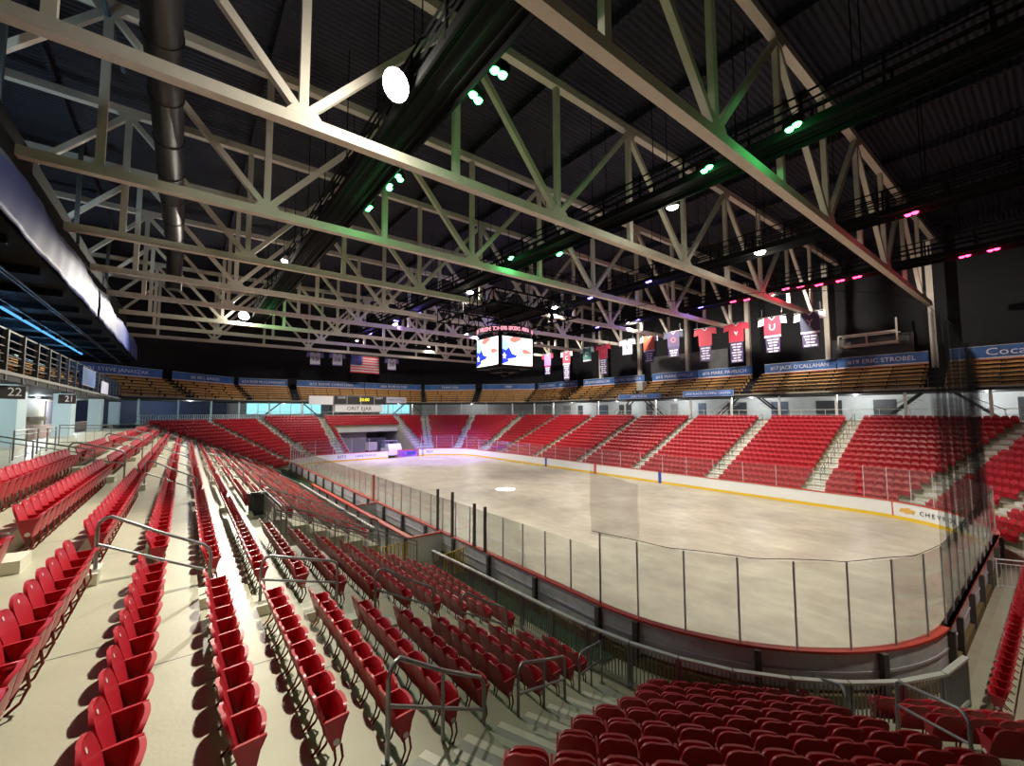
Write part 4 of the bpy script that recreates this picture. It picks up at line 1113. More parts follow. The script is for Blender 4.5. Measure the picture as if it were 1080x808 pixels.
for i, (y, xa, xb) in enumerate(((25.9, 18.15, 29.5), (36.8, 18.15, 29.5))):
    g = thing('cross_catwalk', f'short black cross catwalk by the hanging scoreboard, {["near", "far"][i]} side', 'catwalk', (xa + .7, y, 17.15)); L = xb - xa - 1.4
    mb = MB(); mb.box((0, -.6, 0), (L, .6, .1)); mb.build('deck', M['catwalk'], g)
    for s in (-1, 1):
        mb = MB()
        for h in (.45, .75, 1.1): mb.box((0, s * .6 - .025, h), (L, s * .6 + .025, h + .05))
        for q in range(6): mb.box((L * q / 5 - .03, s * .6 - .03, 0), (L * q / 5 + .03, s * .6 + .03, 1.1))
        mb.build('guard_rail', M['catwalk'], g)
# ------------------------------------------------------------------ duct
g = thing('air_duct', 'large round black air duct running under the roof on the left', 'duct', (-1.15, -4, 20.1))
mb = MB(); mb.tube([(0, 0, 0), (0, 49.5, 0)], .60, 28); mb.build('pipe', M['duct'], g)
for i in range(14):
    y = 1.2 + 3.6 * i; mb = MB(); mb.tube([(0, y - .05, 0), (0, y + .05, 0)], .635, 28); mb.build('band', M['duct'], g)
mb = MB(); mb.tube([(0, 46.5, 0), (0, 47.8, -.4), (0, 48.5, -1.4), (0, 48.6, -3.2)], .55, 20); mb.build('elbow', M['duct'], g)
g = thing('vent_pipe', 'slim blue grey pipe hanging across the upper left trusses', 'pipe', (-4.2, 12.0, 23.2))
mb = MB(); mb.tube([(0, -8, 0), (.5, 0, -.2), (1.3, 14, -.6)], .09, 8); mb.build('pipe', M['bluedoor'], g)
# ------------------------------------------------------------------ lamps
def lamp_light(nm, loc, watts, col=(1, .93, .80), size=.25, spot=None, blend=.4):
    if spot:
        l = bpy.data.lights.new(nm, 'SPOT'); l.spot_size = math.radians(spot); l.spot_blend = blend
    else: l = bpy.data.lights.new(nm, 'POINT')
    l.energy = watts; l.color = col; l.shadow_soft_size = size
    o = bpy.data.objects.new(nm, l); COL.objects.link(o); o.location = loc; return o
def flood(lab, x, y, watts, r=.34, aim=None, cone=120, spill=0, z=17.0, col=(1, .92, .78), m='lampwhite'):
    g = thing('flood_lamp', lab, 'flood lamp', (x, y, z), 0, 'white flood lamps on the catwalks')
    mb = MB(); rs = [(r * .45, .42), (r * .6, .32), (r * .98, .05), (r * 1.05, 0)]; n = 16
    for (ra, za), (rb, zb) in zip(rs, rs[1:]):
        a = [(ra * math.cos(2 * PI * k / n), ra * math.sin(2 * PI * k / n), za) for k in range(n)]; b = [(rb * math.cos(2 * PI * k / n), rb * math.sin(2 * PI * k / n), zb) for k in range(n)]
        mb.add(a + b, [(k, (k + 1) % n, n + (k + 1) % n, n + k) for k in range(n)], True)
    mb.disc((0, 0, .42), (0, 0, 1), r * .45, n); mb.build('housing', M['alu'], g)
    mb = MB(); rr = r * .92
    for q in range(4):      # domed lens, so that it shows from the side too
        a0, a1 = q * PI / 8, (q + 1) * PI / 8
        A = [(rr * math.cos(a0) * math.cos(2 * PI * k / n), rr * math.cos(a0) * math.sin(2 * PI * k / n), -.55 * r * math.sin(a0)) for k in range(n)]
        B = [(rr * math.cos(a1) * math.cos(2 * PI * k / n), rr * math.cos(a1) * math.sin(2 * PI * k / n), -.55 * r * math.sin(a1)) for k in range(n)]
        mb.add(A + B, [(k, (k + 1) % n, n + (k + 1) % n, n + k) for k in range(n)], True)
    mb.build('lens', M[m], g)['label'] = 'glowing lens'
    mb = MB(); mb.bar((0, 0, .42), (0, 0, .75), .08); mb.build('bracket', M['catwalk'], g)
    if aim:
        d = (Vector(aim) - Vector((x, y, z))).normalized(); g.rotation_mode = 'QUATERNION'; g.rotation_quaternion = d.to_track_quat('-Z', 'Y')
    else: d = Vector((0, 0, -1))
    o = lamp_light('flood_light', Vector((x, y, z)) + d * .35, watts, col, .16, cone, .5); o.rotation_mode = 'QUATERNION'; o.rotation_quaternion = d.to_track_quat('-Z', 'Y')
    if spill: lamp_light('flood_spill', Vector((x, y, z)) + d * .32, spill, col, .2)
WHITE = [(4.9, 12.4, 9600, .46, (-7.5, 7.5, 5.0), 82, 900, 'very bright flood lamp on the left catwalk, nearest the camera'), (4.6, 52.9, 12000, .50, (-2.0, 38.0, 4.0), 105, 500, 'bright flood lamp at the far end of the left catwalk'),
         (19.2, 11.6, 6500, .30, (23.5, 13.0, 0), 100, 130, 'flood lamp on the second catwalk, nearest the camera'), (29.3, 11.6, 6500, .34, (30.5, 12.0, 0), 120, 130, 'flood lamp on the third catwalk, nearest the camera'),
         (19.1, 30.8, 6000, .30, (18.0, 31, 0), 114, 110, 'flood lamp on the second catwalk just before the scoreboard'), (28.6, 30.3, 6000, .30, (30.0, 30.3, 0), 125, 110, 'flood lamp on the third catwalk beside the scoreboard'),
         (19.2, 47.5, 6500, .28, (22.5, 43, 0), 128, 110, 'flood lamp on the second catwalk beyond the scoreboard'), (29.2, 48.0, 6000, .28, (28, 44, 0), 130, 110, 'flood lamp on the third catwalk beyond the scoreboard'),
         (41.0, 15.4, 6000, .22, (50, 14, 8), 150, 60, 'small flood lamp on the right catwalk, near half'), (40.2, 30.4, 6000, .22, (50, 31, 8), 150, 60, 'small flood lamp on the right catwalk beside the jerseys'), (40.2, 48.0, 6000, .22, (49, 50, 8), 150, 60, 'small flood lamp on the right catwalk, far half'),
         (5.0, 32.0, 7000, .22, (1, 29.0, 3), 115, 110, 'small flood lamp halfway along the left catwalk'), (19.2, 61.5, 5000, .22, (18, 69, 3), 120, 90, 'small flood lamp at the far end of the second catwalk'), (30.0, 60.5, 5000, .22, (32, 68, 3), 125, 90, 'small flood lamp at the far end of the third catwalk'),
         (18.1, -3.0, 4200, .22, (19.0, 1.2, 0), 62, 0, 'small flood lamp added out of view at the near end of the second catwalk')]  # this one is out of view, added to light the near-end walkway
POW = 1.0
for x, y, w, r, aim, cone, sp, lab in WHITE: flood(lab, x, y, w * POW, r, aim, cone, sp)
def led(lab, x, y, col, m, watts, side=1, spot=80, aim=None, rz=0):
    g = thing('led_fixture', lab, 'stage light', (x, y, 17.0), rz, 'coloured LED fixtures on the catwalks')
    mb = MB(); mb.box((-.31, -.16, 0), (.31, .16, .3)); mb.build('housing', M['catwalk'], g)
    mb = MB(); n = 12
    for cx in (-.15, .15):
        for q in range(2):
            a0, a1 = q * PI / 4, (q + 1) * PI / 4; rr = .15
            A = [(cx + rr * math.cos(a0) * math.cos(2 * PI * k / n), rr * math.cos(a0) * math.sin(2 * PI * k / n), -.11 * math.sin(a0)) for k in range(n)]
            B = [(cx + rr * math.cos(a1) * math.cos(2 * PI * k / n), rr * math.cos(a1) * math.sin(2 * PI * k / n), -.11 * math.sin(a1)) for k in range(n)]
            mb.add(A + B, [(k, (k + 1) % n, n + (k + 1) % n, n + k) for k in range(n)], True)
    mb.build('lens', M[m], g)['label'] = 'glowing coloured lens'
    mb = MB(); mb.bar((-.34, 0, .15), (-.34, 0, .5), .03); mb.bar((.34, 0, .15), (.34, 0, .5), .03); mb.bar((-.34, 0, .5), (.34, 0, .5), .03); mb.build('yoke', M['catwalk'], g)
    if watts: lamp_light('led_light', (x, y, 16.75), watts, col, .12)
GR = (.08, 1, .22); RD = (1, .03, .08); BL = (.25, .18, 1)
for i, (x, y) in enumerate([(7.2, 10.0), (7.2, 11.3), (7.1, 17.4), (7.05, 18.4), (7.0, 21.0)]): led(f'green LED fixture on the left catwalk, {ordw(i + 1)} from the camera', x, y, GR, 'ledgreen', [25, 36, 36, 25, 36][i], rz=.4 * i)
for i, (x, y) in enumerate([(17.2, 5.5), (17.3, 8.8), (17.0, 22.2), (19.1, 19.7)]): led(f'green LED fixture on the second catwalk, {ordw(i + 1)} from the camera', x, y, GR, 'ledgreen', 48, rz=1.2)
led('green LED fixture at the far end of the left catwalk', 6.9, 50.2, GR, 'ledgreen', 160)
for i, (x, y) in enumerate([(29.9, 4.4), (40.9, 2.3), (41.1, 3.6)]): led(f'red LED fixture high on the right, {ordw(i + 1)} from the near end', x, y, RD, 'ledred', 25, rz=1.3)
for i, (x, y) in enumerate([(40.8, 9.3), (40.9, 10.4), (40.8, 11.8), (40.1, 12.9), (39.9, 13.9), (40.9, 17.5), (40.6, 18.6)]): led(f'red LED fixture on the right catwalk above the jerseys, {ordw(i + 1)} from the near end', x, y, RD, 'ledred', 35, rz=1.4)
for i, (x, y) in enumerate([(40.1, 21.5), (28.9, 19.7), (28.8, 25.8), (40.0, 28.8), (39.6, 34.4)]): led(f'blue LED fixture on the right catwalks, {ordw(i + 1)} from the near end', x, y, BL, 'ledblue', 60, rz=1.4)
for i, (x, y) in enumerate([(28.8, 34.5), (18.9, 40.5), (18.9, 55.0)]): led(f'blue LED fixture near the scoreboard, {ordw(i + 1)} from the near end', x, y, BL, 'ledblue', 260, rz=1.4)
# violet wash on the far end of the slab, from fixtures on the far catwalk ends
for i, (x, y, tx, ty) in enumerate([(29.5, 44.0, 29.0, 57.5), (18.9, 45.5, 26.5, 56.0)]):
    led(f'violet wash fixture over the far end of the rink, {ordw(i + 1)}', x - .4, y, BL, 'ledblue', 0)
    o = lamp_light('wash_light', (x - .4, y, 16.8), 20000, (.36, .24, 1), .2, 70, .9)
    o.rotation_euler = (Vector((tx, ty, 0)) - o.location).to_track_quat('-Z', 'Y').to_euler()

# ------------------------------------------------------------------ scoreboard over centre ice
sc = thing('hanging_scoreboard', 'four-sided video scoreboard hanging over centre ice showing a waving flag', 'scoreboard', (23.2, 31.3, 0))
H0, H1, S = 10.7, 13.35, 1.9
mb = MB(); mb.box((-S + .06, -S + .06, H0 - .15), (S - .06, S - .06, H1 + .1)); mb.build('cabinet', M['black'], sc)
def face(nx, ny):
    n = Vector((nx, ny, 0)); t = Vector((-ny, nx, 0)); W = S - .14
    def P(u, v, o=0.): 
        q = n * (S + .02 + o) + t * (u * W); return (q.x, q.y, H0 + .08 + (H1 - H0 - .16) * v)
    def poly(pts, nm, m, o):
        mb = MB(); mb.add([P(u, v, o) for u, v in pts], [tuple(range(len(pts)))]); return mb.build(nm, M[m], scr)
    mb = MB(); mb.box((0, 0, 0), (0, 0, 0)); mb.v = []; mb.f = []; mb.mi = []; mb.sm = []
    a, b, c, d = P(-1, 0), P(1, 0), P(1, 1), P(-1, 1); e = -n * .04
    mb.prism([a, b, c, d], e); scr = mb.build('screen', M['screenwhite'], sc); scr['label'] = 'lit video screen'
    poly([(-1, 0), (-.55, .12), (-.62, .2), (-.15, .26), (.0, .33), (-.35, .40), (-.55, .62), (-.75, .78), (-.98, .95), (-1, .7)], 'picture_blue', 'screenblue', .004)
    poly([(-.98, .55), (-.72, .50), (-.55, .62), (-.62, .80), (-.80, .86), (-.98, .95)], 'picture_cyan', 'screencyan', .006)
    poly([(-.45, .82), (-.15, .80), (.2, .92), (.32, .99), (-.30, 1.0), (-.50, .92)], 'picture_red', 'screenred', .008)
    poly([(.28, .50), (.45, .42), (.7, .44), (.95, .47), (.72, .55), (.48, .60), (.30, .56)], 'picture_red', 'screenred', .008)
    poly([(.5, 0), (1, .03), (1, .0)], 'picture_red', 'screenred', .008)
    st = [(-.83 + (.14 if i % 2 == 0 else .06) * math.sin(i * PI / 5) * 1.0, .30 + (.14 if i % 2 == 0 else .06) * math.cos(i * PI / 5)) for i in range(10)]
    poly(st, 'picture_star', 'screenwhite', .012)
    mb = MB(); 
    for u in (-1.0, 1.0): q0 = P(u, -.03, .0); mb.bar(q0, (q0[0], q0[1], H1 + .05), .10)
    mb.bar(P(-1, -.03), P(1, -.03), .08); mb.bar(P(-1, 1.03), P(1, 1.03), .08); mb.build('frame', M['black'], sc)
    c0 = n * (S + .32); rot = (PI / 2, 0, math.atan2(t.y, t.x) + (PI if False else 0))
    return n, t
for nx, ny in ((-1, 0), (0, -1), (1, 0), (0, 1)):
    n, t = face(nx, ny)
mb = MB(); N = 40
R0 = 2.55
for z0, z1 in ((H1 + .25, H1 + .85),):
    a = [(R0 * math.cos(2 * PI * i / N), R0 * math.sin(2 * PI * i / N), z0) for i in range(N)]; b = [(x, y, z1) for x, y, _ in a]
    c = [(x * .94, y * .94, z0) for x, y, _ in a]; d = [(x * .94, y * .94, z1) for x, y, _ in a]
    for p, q in ((a, b), (d, c), (b, d), (c, a)): mb.add(p + q, [(i, (i + 1) % N, N + (i + 1) % N, N + i) for i in range(N)], True)
mb.build('ring_display', M['sign'], sc)
body = 'WELCOME TO HERB BROOKS ARENA   LAKE PLACID   '
for ci, ch in enumerate(body * 2):
    if ch == ' ': continue
    a = -PI + 2 * PI * ci / (len(body) * 2)
    text('ring_lettering', ch, .5, M['ringtext'], sc, (R0 * 1.005 * math.cos(a), R0 * 1.005 * math.sin(a), H1 + .55), (PI / 2, 0, a + PI / 2), .003)
mb = MB()
for a in range(4):
    x, y = 1.6 * (1 if a % 2 else -1), 1.6 * (1 if a // 2 else -1)
    mb.tube([(x, y, H1 + .1), (x * 1.6, y * 1.6, 17.1)], .04, 6)
mb.build('hoist_cables', M['catwalk'], sc)
mb = MB(); mb.box((-1.0, -1.0, H0 - .45), (1.0, 1.0, H0 - .15)); mb.box((-.25, -.25, H0 - .75), (.25, .25, H0 - .45)); mb.build('speaker_cluster', M['black'], sc)
# lattice rig above
rg = thing('lighting_rig', 'dark square lattice rig with cables above the hanging scoreboard', 'rig', (23.3, 31.3, 15.2))
Q = 4.6
for (ax, ay, bx_, by_) in ((-Q, -Q, Q, -Q), (Q, -Q, Q, Q), (Q, Q, -Q, Q), (-Q, Q, -Q, -Q)):
    mb = MB(); a = Vector((ax, ay, 0)); b = Vector((bx_, by_, 0)); U = Vector((0, 0, 1.2))
    for h in (0, 1): mb.bar(a + U * h, b + U * h, .12)
    for i in range(9):
        p = a + (b - a) * (i / 8); mb.bar(p, p + U, .07)
        if i < 8: q = a + (b - a) * ((i + 1) / 8); mb.bar(p if i % 2 else p + U, q + U if i % 2 else q, .07)
    mb.build('lattice_side', M['catwalk'], rg)
mb = MB()
for x in (-3, -1, 1, 3): mb.bar((x, -Q, .6), (x, Q, .6), .14)
mb.box((-3.2, -2.2, .7), (3.2, 2.2, 1.0)); mb.build('cross_beams', M['catwalk'], rg)
mb = MB(); rnd = random.Random(5)
for i in range(26):
    x, y = rnd.uniform(-Q, Q), rnd.uniform(-Q, Q); mb.tube([(x, y, .6), (x + rnd.uniform(-.8, .8), y + rnd.uniform(-.8, .8), rnd.uniform(1.2, 1.85))], .025, 5)
mb.build('cables', M['catwalk'], rg)['kind'] = 'stuff'
for i in range(10):
    a = 2 * PI * i / 10; mb = MB(); x, y = (Q - .3) * math.cos(a) * 1.2, (Q - .3) * math.sin(a) * 1.2
    x = max(-Q, min(Q, x)); y = max(-Q, min(Q, y))
    mb.tube([(x, y, -.1), (x, y, -.55)], .16, 10); mb.bar((x, y, .05), (x, y, -.15), .05); mb.build('par_can', M['catwalk'], rg)

# small lamps under the deck
for i, (x, y) in enumerate([(X1 + 18.5, 4.), (X1 + 18.5, 13.), (X1 + 18.5, 23.), (X1 + 18.5, 33.), (X1 + 18.5, 43.), (X1 + 18.5, 53.), (45.5, 72.5), (33, Y1 + 18.5), (13, Y1 + 18.5), (0.5, 72.0), (-8.6, 24), (-8.6, 35), (-8.6, 46), (-8.6, 57)]):
    g = thing('ceiling_lamp', f'small round white lamp under the deck of the concourse, {ordw(i + 1)} counting from the near right', 'lamp', (x, y, DZ0 - .12 if x > 0 else DZ0 - .48), 0, 'concourse ceiling lamps')
    mb = MB(); mb.tube([(0, 0, .02), (0, 0, .12)], .16, 14); mb.build('housing', M['boardwhite'], g); mb = MB(); mb.disc((0, 0, .018), (0, 0, -1), .14, 14); mb.build('lens', M['lampcool'], g)
    cool = x < 5
    lamp_light('concourse_light', (x, y, (DZ0 - .2) if x > 0 else DZ0 - .56), 300 if not cool else 420, (.80, .92, 1) if cool else (.95, .97, 1), .12)
# bright round pool at centre ice from a lamp under the scoreboard
g = thing('centre_spot_lamp', 'small round spot lamp under the hanging scoreboard', 'spot lamp', (22.3, 30.0, 10.6))
mb = MB(); mb.tube([(0, 0, 0), (0, 0, .5)], .14, 12); mb.build('housing', M['black'], g); mb = MB(); mb.disc((0, 0, -.005), (0, 0, -1), .11, 14); mb.build('lens', M['lampwhite'], g)
lamp_light('centre_spot', (22.3, 30.0, 10.55), 90000, (1, .98, .95), .03, 9.2, .10)

# ------------------------------------------------------------------ jersey banners
def jersey(lab, loc, rz, body, sleeve, strip=None, mark=None, mm='letter', sh=1.4, s=1.0, marksize=.9):
    g = thing('jersey_banner', lab, 'jersey banner', loc, rz, 'giant jerseys hanging from the roof')
    mb = MB(); mb.prism([(-.75, 0, -2.0), (.75, 0, -2.0), (.78, 0, -.55), (.72, 0, -.02), (.30, 0, 0), (0, 0, -.22), (-.30, 0, 0), (-.72, 0, -.02), (-.78, 0, -.55)], (0, .05, 0)); mb.build('body', M[body], g)
    for q in (-1, 1):
        mb = MB(); mb.prism([(q * .72, 0, -.02), (q * 1.25, 0, -.12), (q * 1.32, 0, -.80), (q * .80, 0, -.70)], (0, .05, 0)); mb.build('sleeve', M[sleeve], g)
    mb = MB(); mb.prism([(-.76, -.004, -2.0), (.76, -.004, -2.0), (.76, -.004, -1.82), (-.76, -.004, -1.82)], (0, .058, 0)); mb.build('hem', M[sleeve], g)
    mb = MB(); mb.prism([(-.32, -.004, .01), (-.22, -.004, .01), (0, -.004, -.20), (.22, -.004, .01), (.32, -.004, .01), (0, -.004, -.32)], (0, .003, 0)); mb.build('collar', M['jw'], g)
    if mark: text('emblem', mark, marksize, M[mm], g, (0, -.012, -1.02), (PI / 2, 0, 0), .004)
    if strip:
        mb = MB(); mb.prism([(-.62, 0, -2.0 - sh), (.62, 0, -2.0 - sh), (.66, 0, -2.0), (-.66, 0, -2.0)], (0, .04, 0)); st = mb.build('honour_strip', M['jd'], g)
        n = int(sh / .3); mb = MB(); rnd = random.Random(hash(lab) % 999)
        for i in range(n):
            w = .52 - .18 * ((i * 7) % 3) / 2; z = -2.18 - i * .29; mb.box((-w, -.008, z - .15), (-.04, -.002, z)); mb.box((.04, -.008, z - .15), (w, -.002, z))
        mb.build('text_lines', M['jw'], st)
    mb = MB(); mb.tube([(-1.3, .02, .06), (1.3, .02, .06)], .025, 6); 
    for q in (-.9, .9): mb.tube([(q, .02, .06), (q, .02, .9)], .012, 5)
    mb.build('hanging_rod', M['steel'], g)
JX = 46.0
JL = [(50.5, 'purple jersey banner hanging furthest left on the right side', 'jp', 'jr', 1.3, '', 'letter', 16.0), (46.2, 'red jersey banner with long strip, just right of the scoreboard', 'jr', 'jw', 2.3, 'C', 'letter', 15.9),
      (42.0, 'teal green jersey banner with pale sleeves', 'jg', 'jw', None, 'D', 'letter', 16.0), (39.0, 'maroon jersey banner with long strip, beside the teal one', 'jm', 'jr', 2.2, 'H', 'letterred', 16.1),
      (34.9, 'white and lilac jersey banner between maroon and orange ones', 'jw', 'jw', None, 'V', 'letterblue', 16.2), (31.6, 'orange red jersey banner with pale sleeves', 'jo', 'jw', 1.4, 'S', 'letterred', 16.2),
      (28.2, 'dark navy jersey banner with round crest', 'jd', 'jn', 1.0, 'O', 'jo', 16.2), (24.3, 'bright red jersey banner with white hem and strip', 'jr', 'jr', 1.7, '', 'letter', 16.0),
      (20.9, 'crimson jersey banner left of the maroon U jersey', 'jr', 'jr', 2.2, 'v', 'letter', 16.0), (17.4, 'maroon jersey banner with large white U', 'jm', 'jw', 1.5, 'U', 'letter', 16.0), (14.2, 'dark navy jersey banner nearest the camera on the right', 'jn', 'jw', 1.3, 'Y', 'greywall', 15.9)]
for y, lab, b, sl, sh, mk, mm, zt in JL:
    jersey(lab, (JX, y, zt), -PI / 2, b, sl, sh, mk or None, mm, sh or 1)
for x, num, lab, zt in ((16.6, '15', 'white and purple jersey banner numbered 15, far end', 16.5), (20.1, '16', 'white and purple jersey banner numbered 16, far end', 16.6), (29.6, '20', 'white and purple jersey banner numbered 20, far end', 16.4)):
    jersey(lab, (x, 74.5, zt), 0, 'jw', 'jp', None, num, 'letterblue', 1, 1, 1.1)
# ------------------------------------------------------------------ flag
fl = thing('national_flag', 'stars and stripes flag hanging over the far end of the hall', 'flag', (24.7, 74.3, 16.5))
W, Hh = 5.0, 2.9
for i in range(13):
    mb = MB(); n = 14; z1 = -i * Hh / 13; z0 = z1 - Hh / 13; vs = []
    for j in range(n + 1):
        x = -W / 2 + W * j / n; w = .08 * math.sin(j * .9 + .3); sag = -.10 * (j / n)
        vs += [(x, w, z0 + sag), (x, w, z1 + sag)]
    mb.add(vs, [(2 * j, 2 * j + 2, 2 * j + 3, 2 * j + 1) for j in range(n)], True)
    o = mb.build('stripe', M['flagred' if i % 2 == 0 else 'jw'], fl)
    s = o.modifiers.new('thick', 'SOLIDIFY'); s.thickness = .02
mb = MB(); n = 6; vs = []
for j in range(n + 1):
    x = -W / 2 + W * .4 * j / n; w = .08 * math.sin((x + W / 2) / W * 14 * .9 + .3) - .03; vs += [(x, w, -Hh * 7 / 13 - .03), (x, w, .02)]
mb.add(vs, [(2 * j, 2 * j + 2, 2 * j + 3, 2 * j + 1) for j in range(n)], True); o = mb.build('canton', M['flagblue'], fl); s = o.modifiers.new('thick', 'SOLIDIFY'); s.thickness = .02
mb = MB()
for r in range(5):
    for c in range(6): 
        x = -W / 2 + .2 + c * .32 + (.0); mb.disc((x, -.10 - .06 + .08 * math.sin((x + W / 2) / W * 14 * .9 + .3), -.18 - r * .3), (0, -1, 0), .055, 5)
mb.build('stars', M['jw'], fl)['kind'] = 'stuff'
mb = MB(); mb.tube([(-W / 2 - .1, 0, .06), (W / 2 + .1, 0, .06)], .03, 6); mb.build('rod', M['steel'], fl)
lamp_light('flag_lamp', (25.6, 72.6, 16.9), 160, (1, .9, .75), .1)

# ------------------------------------------------------------------ press box on the left with its long cloth banner
px_ = thing('press_box', 'long dark press box hung above the left stand', 'press box', (-4.4, 32, 12.3))
mb = MB(); mb.box((-9.0, -28, 0), (0, 28, .5)); mb.build('floor_slab', M['catwalk'], px_)
mb = MB(); mb.box((-.25, -28, .5), (0, 28, 1.7)); mb.build('front_parapet', M['black'], px_)
mb = MB(); mb.box((-9.0, -28, .5), (-.85, 28, 3.55)); mb.box((-1.5, -28, 3.55), (-.85, 28, 4.7)); mb.build('cabin', M['black'], px_)
mb = MB()
for i in range(15): y = -27.5 + i * 3.93; mb.box((-9, y - .1, -.3), (-.3, y + .1, 0))
mb.build('joists', M['catwalk'], px_)['kind'] = 'stuff'
for x in (-1.1, -1.25, -2.6):
    mb = MB(); mb.tube([(x, -28, -.34), (x, 28, -.34)], .035, 6); mb.build('conduit', M['rail'], px_)
for y in (-10, 3.5, 16):
    mb = MB(); mb.bar((-1.2, y, 4.7), (-1.2, y, 11.0), .2); mb.build('hanger', M['rail'], px_)
bm = mat('press_banner', (.06, .10, .36), .55); nt = bm.node_tree; b = nt.nodes['Principled BSDF']
tc = nt.nodes.new('ShaderNodeTexCoord'); mp = nt.nodes.new('ShaderNodeMapping'); mp.inputs['Scale'].default_value = (1, .10, .40); mp.inputs['Rotation'].default_value = (.12, 0, 0); ns = nt.nodes.new('ShaderNodeTexNoise'); ns.inputs['Scale'].default_value = 1.3; ns.inputs['Detail'].default_value = 3
cr = nt.nodes.new('ShaderNodeValToRGB'); e = cr.color_ramp.elements; e[0].position = .28; e[0].color = (.26, .06, .02, 1); e[1].position = .34; e[1].color = (.035, .055, .24, 1)
q = e.new(.60); q.color = (.045, .06, .22, 1); q = e.new(.69); q.color = (.20, .20, .22, 1); q = e.new(.80); q.color = (.09, .10, .20, 1)
nt.links.new(tc.outputs['Object'], mp.inputs[0]); nt.links.new(mp.outputs[0], ns.inputs['Vector']); nt.links.new(ns.outputs['Fac'], cr.inputs[0]); nt.links.new(cr.outputs[0], b.inputs['Base Color'])
for bi, (ya, yb, lab) in enumerate(((4.5, 34.0, 'long blue cloth banner draped on the press box front, nearer the camera'), (34.4, 52.5, 'creased white and blue cloth banner draped on the press box front, middle'), (52.9, 60.0, 'blue cloth banner at the far end of the press box front'))):
    n = int((yb - ya) * 3); mz = 8; vs = []
    for i in range(n + 1):
        y = ya + (yb - ya) * i / n
        for j in range(mz + 1):
            f = j / mz; z = 12.25 + 1.75 * f + .12 * math.sin(y * .7) * f
            x = -4.25 + .035 * math.sin(y * 1.1 + 2.4 * f) * (1 - .5 * f) + .012 * math.sin(y * 3.7 - 3 * f) - .25 * max(0, f - .75)
            vs.append((x, y - (ya + yb) / 2, z - 12.25))
    mb = MB(); mb.add(vs, [(i * (mz + 1) + j, (i + 1) * (mz + 1) + j, (i + 1) * (mz + 1) + j + 1, i * (mz + 1) + j + 1) for i in range(n) for j in range(mz)], True)
    o = mb.build('cloth_banner', bm, None, (0, (ya + yb) / 2, 12.25)); s = o.modifiers.new('thick', 'SOLIDIFY'); s.thickness = .02
    tag(o, lab, 'banner', 'cloth banners on the press box')
# cool lamps added on the press box to cast pale blue on the left trusses
for i, y in enumerate((20.5, 34.0, 48.0)):
    g = thing('added_up_lamp', f'small cool white lamp added on the press box roof, {ordw(i + 1)} from the camera', 'lamp', (-6.6, y, 15.9), 0, 'added lamps on the press box roof')
    mb = MB(); mb.box((-.2, -.2, 0), (.2, .2, .22)); mb.build('housing', M['rail'], g); mb = MB(); mb.disc((0, 0, .225), (0, 0, 1), .15, 14); mb.build('lens', M['lampcool'], g)
    lamp_light('added_up_light', (-6.6, y, 16.4), 330, (.55, .85, 1), .15)
# blue tube over the left deck
g = thing('tube_light', 'long glowing blue tube over the left upper deck', 'tube light', (-7.6, 42, 12.02))
mb = MB(); mb.tube([(0, -12, 0), (0, 12, 0)], .07, 8); mb.build('tube', M['bluetube'], g)
for y in (-12, -4, 4, 12):
    mb = MB(); mb.box((-.05, y - .05, 0), (.05, y + .05, .28)); mb.build('clip', M['rail'], g)
for i in range(4): lamp_light('blue_tube_light', (-8.6, 31 + 7 * i, 11.2), 260, (.15, .5, 1), .4)
# balcony frame on the right wall
g = thing('wall_platform', 'pale steel equipment platform frame on the right wall above the bleachers', 'platform', (X1 + 20.6, 12.3, 13.6))
for z in (0, 1.1): 
    mb = MB(); mb.bar((0, -2.4, z), (0, 2.4, z), .16); mb.bar((1.4, -2.4, z), (1.4, 2.4, z), .12); mb.build('rail', M['truss'], g)
for y in (-2.4, 0, 2.4):
    mb = MB(); mb.bar((0, y, 0), (0, y, 2.4 if y < 0 else 1.1), .14); mb.bar((0, y, 0), (1.6, y, 0), .12); mb.build('frame', M['truss'], g)
# grey box on the bleachers by the second aisle
g = thing('equipment_box', 'grey equipment box with white top standing in the right upper deck aisle', 'box', (X1 + 18.6, 38.5, DZ + .9), 0)
mb = MB(); mb.box((-.5, -.5, 0), (.5, .5, 1.5)); mb.build('body', M['greywall'], g); mb = MB(); mb.box((-.55, -.55, 1.5), (.55, .55, 1.6)); mb.build('lid', M['boardwhite'], g)

# ------------------------------------------------------------------ protective net over the near end
nt_ = thing('protective_net', 'fine black protective net hung above the near end glass', 'net', (16.2, 2.3, 3.05))
path = [p for p in rink_path(.06, .35) if (p[2] < 0 and p[3] < 0 and p[2] > -1)][::-1]
path = [(BX0 - .06, 8.9, -1, 0)] + [p[:4] for p in path] if path[0][0] < path[-1][0] else [(BX0 - .06, 8.9, -1, 0)] + [p[:4] for p in path[::-1]]
path += [(BX0 + RR + .5 * i, BY0 - .06, 0, -1) for i in range(30)]
def ztop(i): return 9.6
vs = []; nz = 6; mb = MB()
for i, p in enumerate(path):
    for j in range(nz + 1):
        z = 3.06 + (ztop(i) - 3.06) * j / nz; w = .05 * math.sin(i * 1.3 + j)
        vs.append((p[0] + p[2] * w - 16.2, p[1] + p[3] * w - 2.3, z - 3.05))
mb.add(vs, [(i * (nz + 1) + j, (i + 1) * (nz + 1) + j, (i + 1) * (nz + 1) + j + 1, i * (nz + 1) + j + 1) for i in range(len(path) - 1) for j in range(nz)], True)
mb.build('net_sheet', M['net'], nt_)
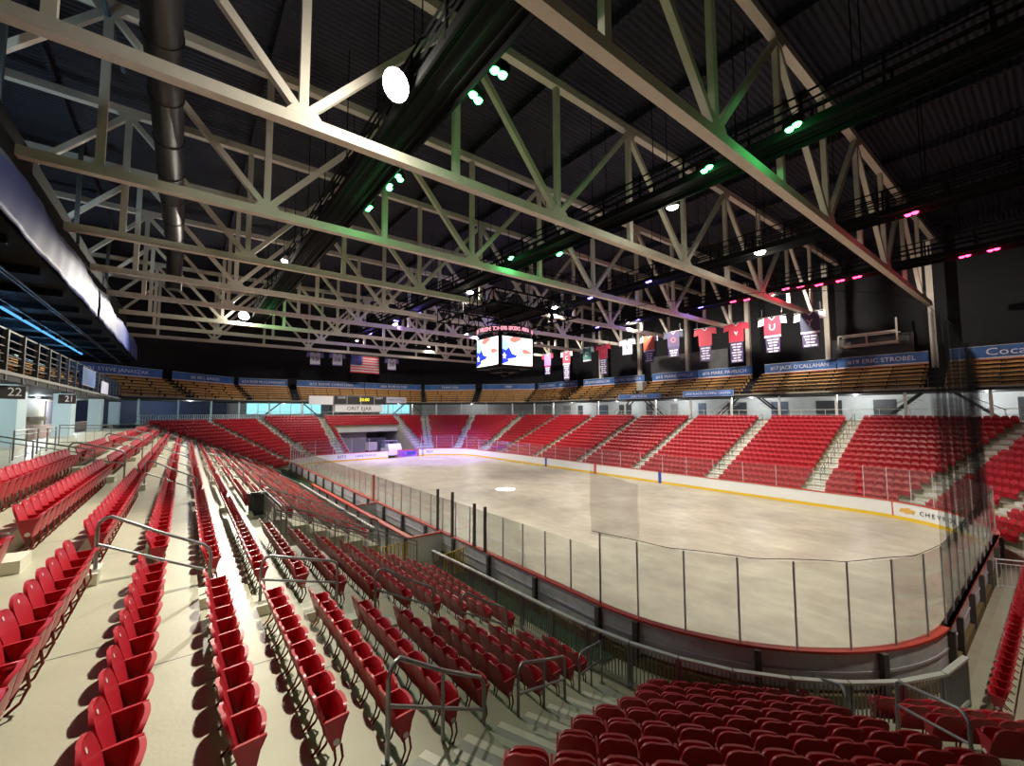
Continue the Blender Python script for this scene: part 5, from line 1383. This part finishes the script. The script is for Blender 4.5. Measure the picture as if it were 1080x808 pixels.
mb = MB(); mb.tube([(p[0] - 16.2, p[1] - 2.3, ztop(i) - 3.05) for i, p in enumerate(path)], .008, 6); mb.build('head_rope', M['black'], nt_)
mb = MB(); mb.tube([(p[0] - 16.2, p[1] - 2.3, .02 + .05 * abs(math.sin(i * .55))) for i, p in enumerate(path)], .008, 6); mb.build('foot_rope', M['black'], nt_)
def fold(nm, xs, m, z1a, z1b, layers=1, amp=.16, zb=.0):
    for l in range(layers):
        mb = MB(); vs = []; n = len(xs)
        for i, (x, y) in enumerate(xs):
            for j in range(9):
                f = j / 8; zt = z1a + (z1b - z1a) * i / (n - 1)
                vs.append((x - 16.2 + .03 * math.sin(i * 2 + j + l), y - 2.3 + amp * math.sin(i * 1.9 + l * 2.1 + .6 * f) - .05 * l, zb + (zt - 3.05 - zb) * f))
        mb.add(vs, [(i * 9 + j, (i + 1) * 9 + j, (i + 1) * 9 + j + 1, i * 9 + j + 1) for i in range(n - 1) for j in range(8)], True); mb.build(nm, M[m], nt_)
fold('gathered_fold', [(15.3 + .30 * i, 2.12) for i in range(29)], 'netdark', 9.5, 8.8, 3, .08)
fold('gathered_fold', [(20.8 + .22 * i, 2.05) for i in range(15)], 'netdark', 8.9, 8.7, 3, .05)
fold('gathered_fold', [(9.62 + .0, 8.75 - .0)] + [(9.66 + .06 * i, 8.6 - .14 * i) for i in range(9)], 'netmid', 4.9, 4.6, 2, .05)

# ------------------------------------------------------------------ world, colour management
w = bpy.data.worlds.new('world'); SC.world = w; w.use_nodes = True
w.node_tree.nodes['Background'].inputs[0].default_value = (.55, .6, .75, 1); w.node_tree.nodes['Background'].inputs[1].default_value = .012
SC.view_settings.view_transform = 'Standard'; SC.view_settings.look = 'None'; SC.view_settings.gamma = 1; SC.view_settings.use_curve_mapping = False
SC.view_settings.exposure = 0.32
SC.cycles.use_denoising = True
SC.cycles.max_bounces = 8; SC.cycles.diffuse_bounces = 3; SC.cycles.glossy_bounces = 3; SC.cycles.transparent_max_bounces = 24; SC.cycles.transmission_bounces = 3
SC.cycles.sample_clamp_indirect = 6
SC.cycles.caustics_reflective = False
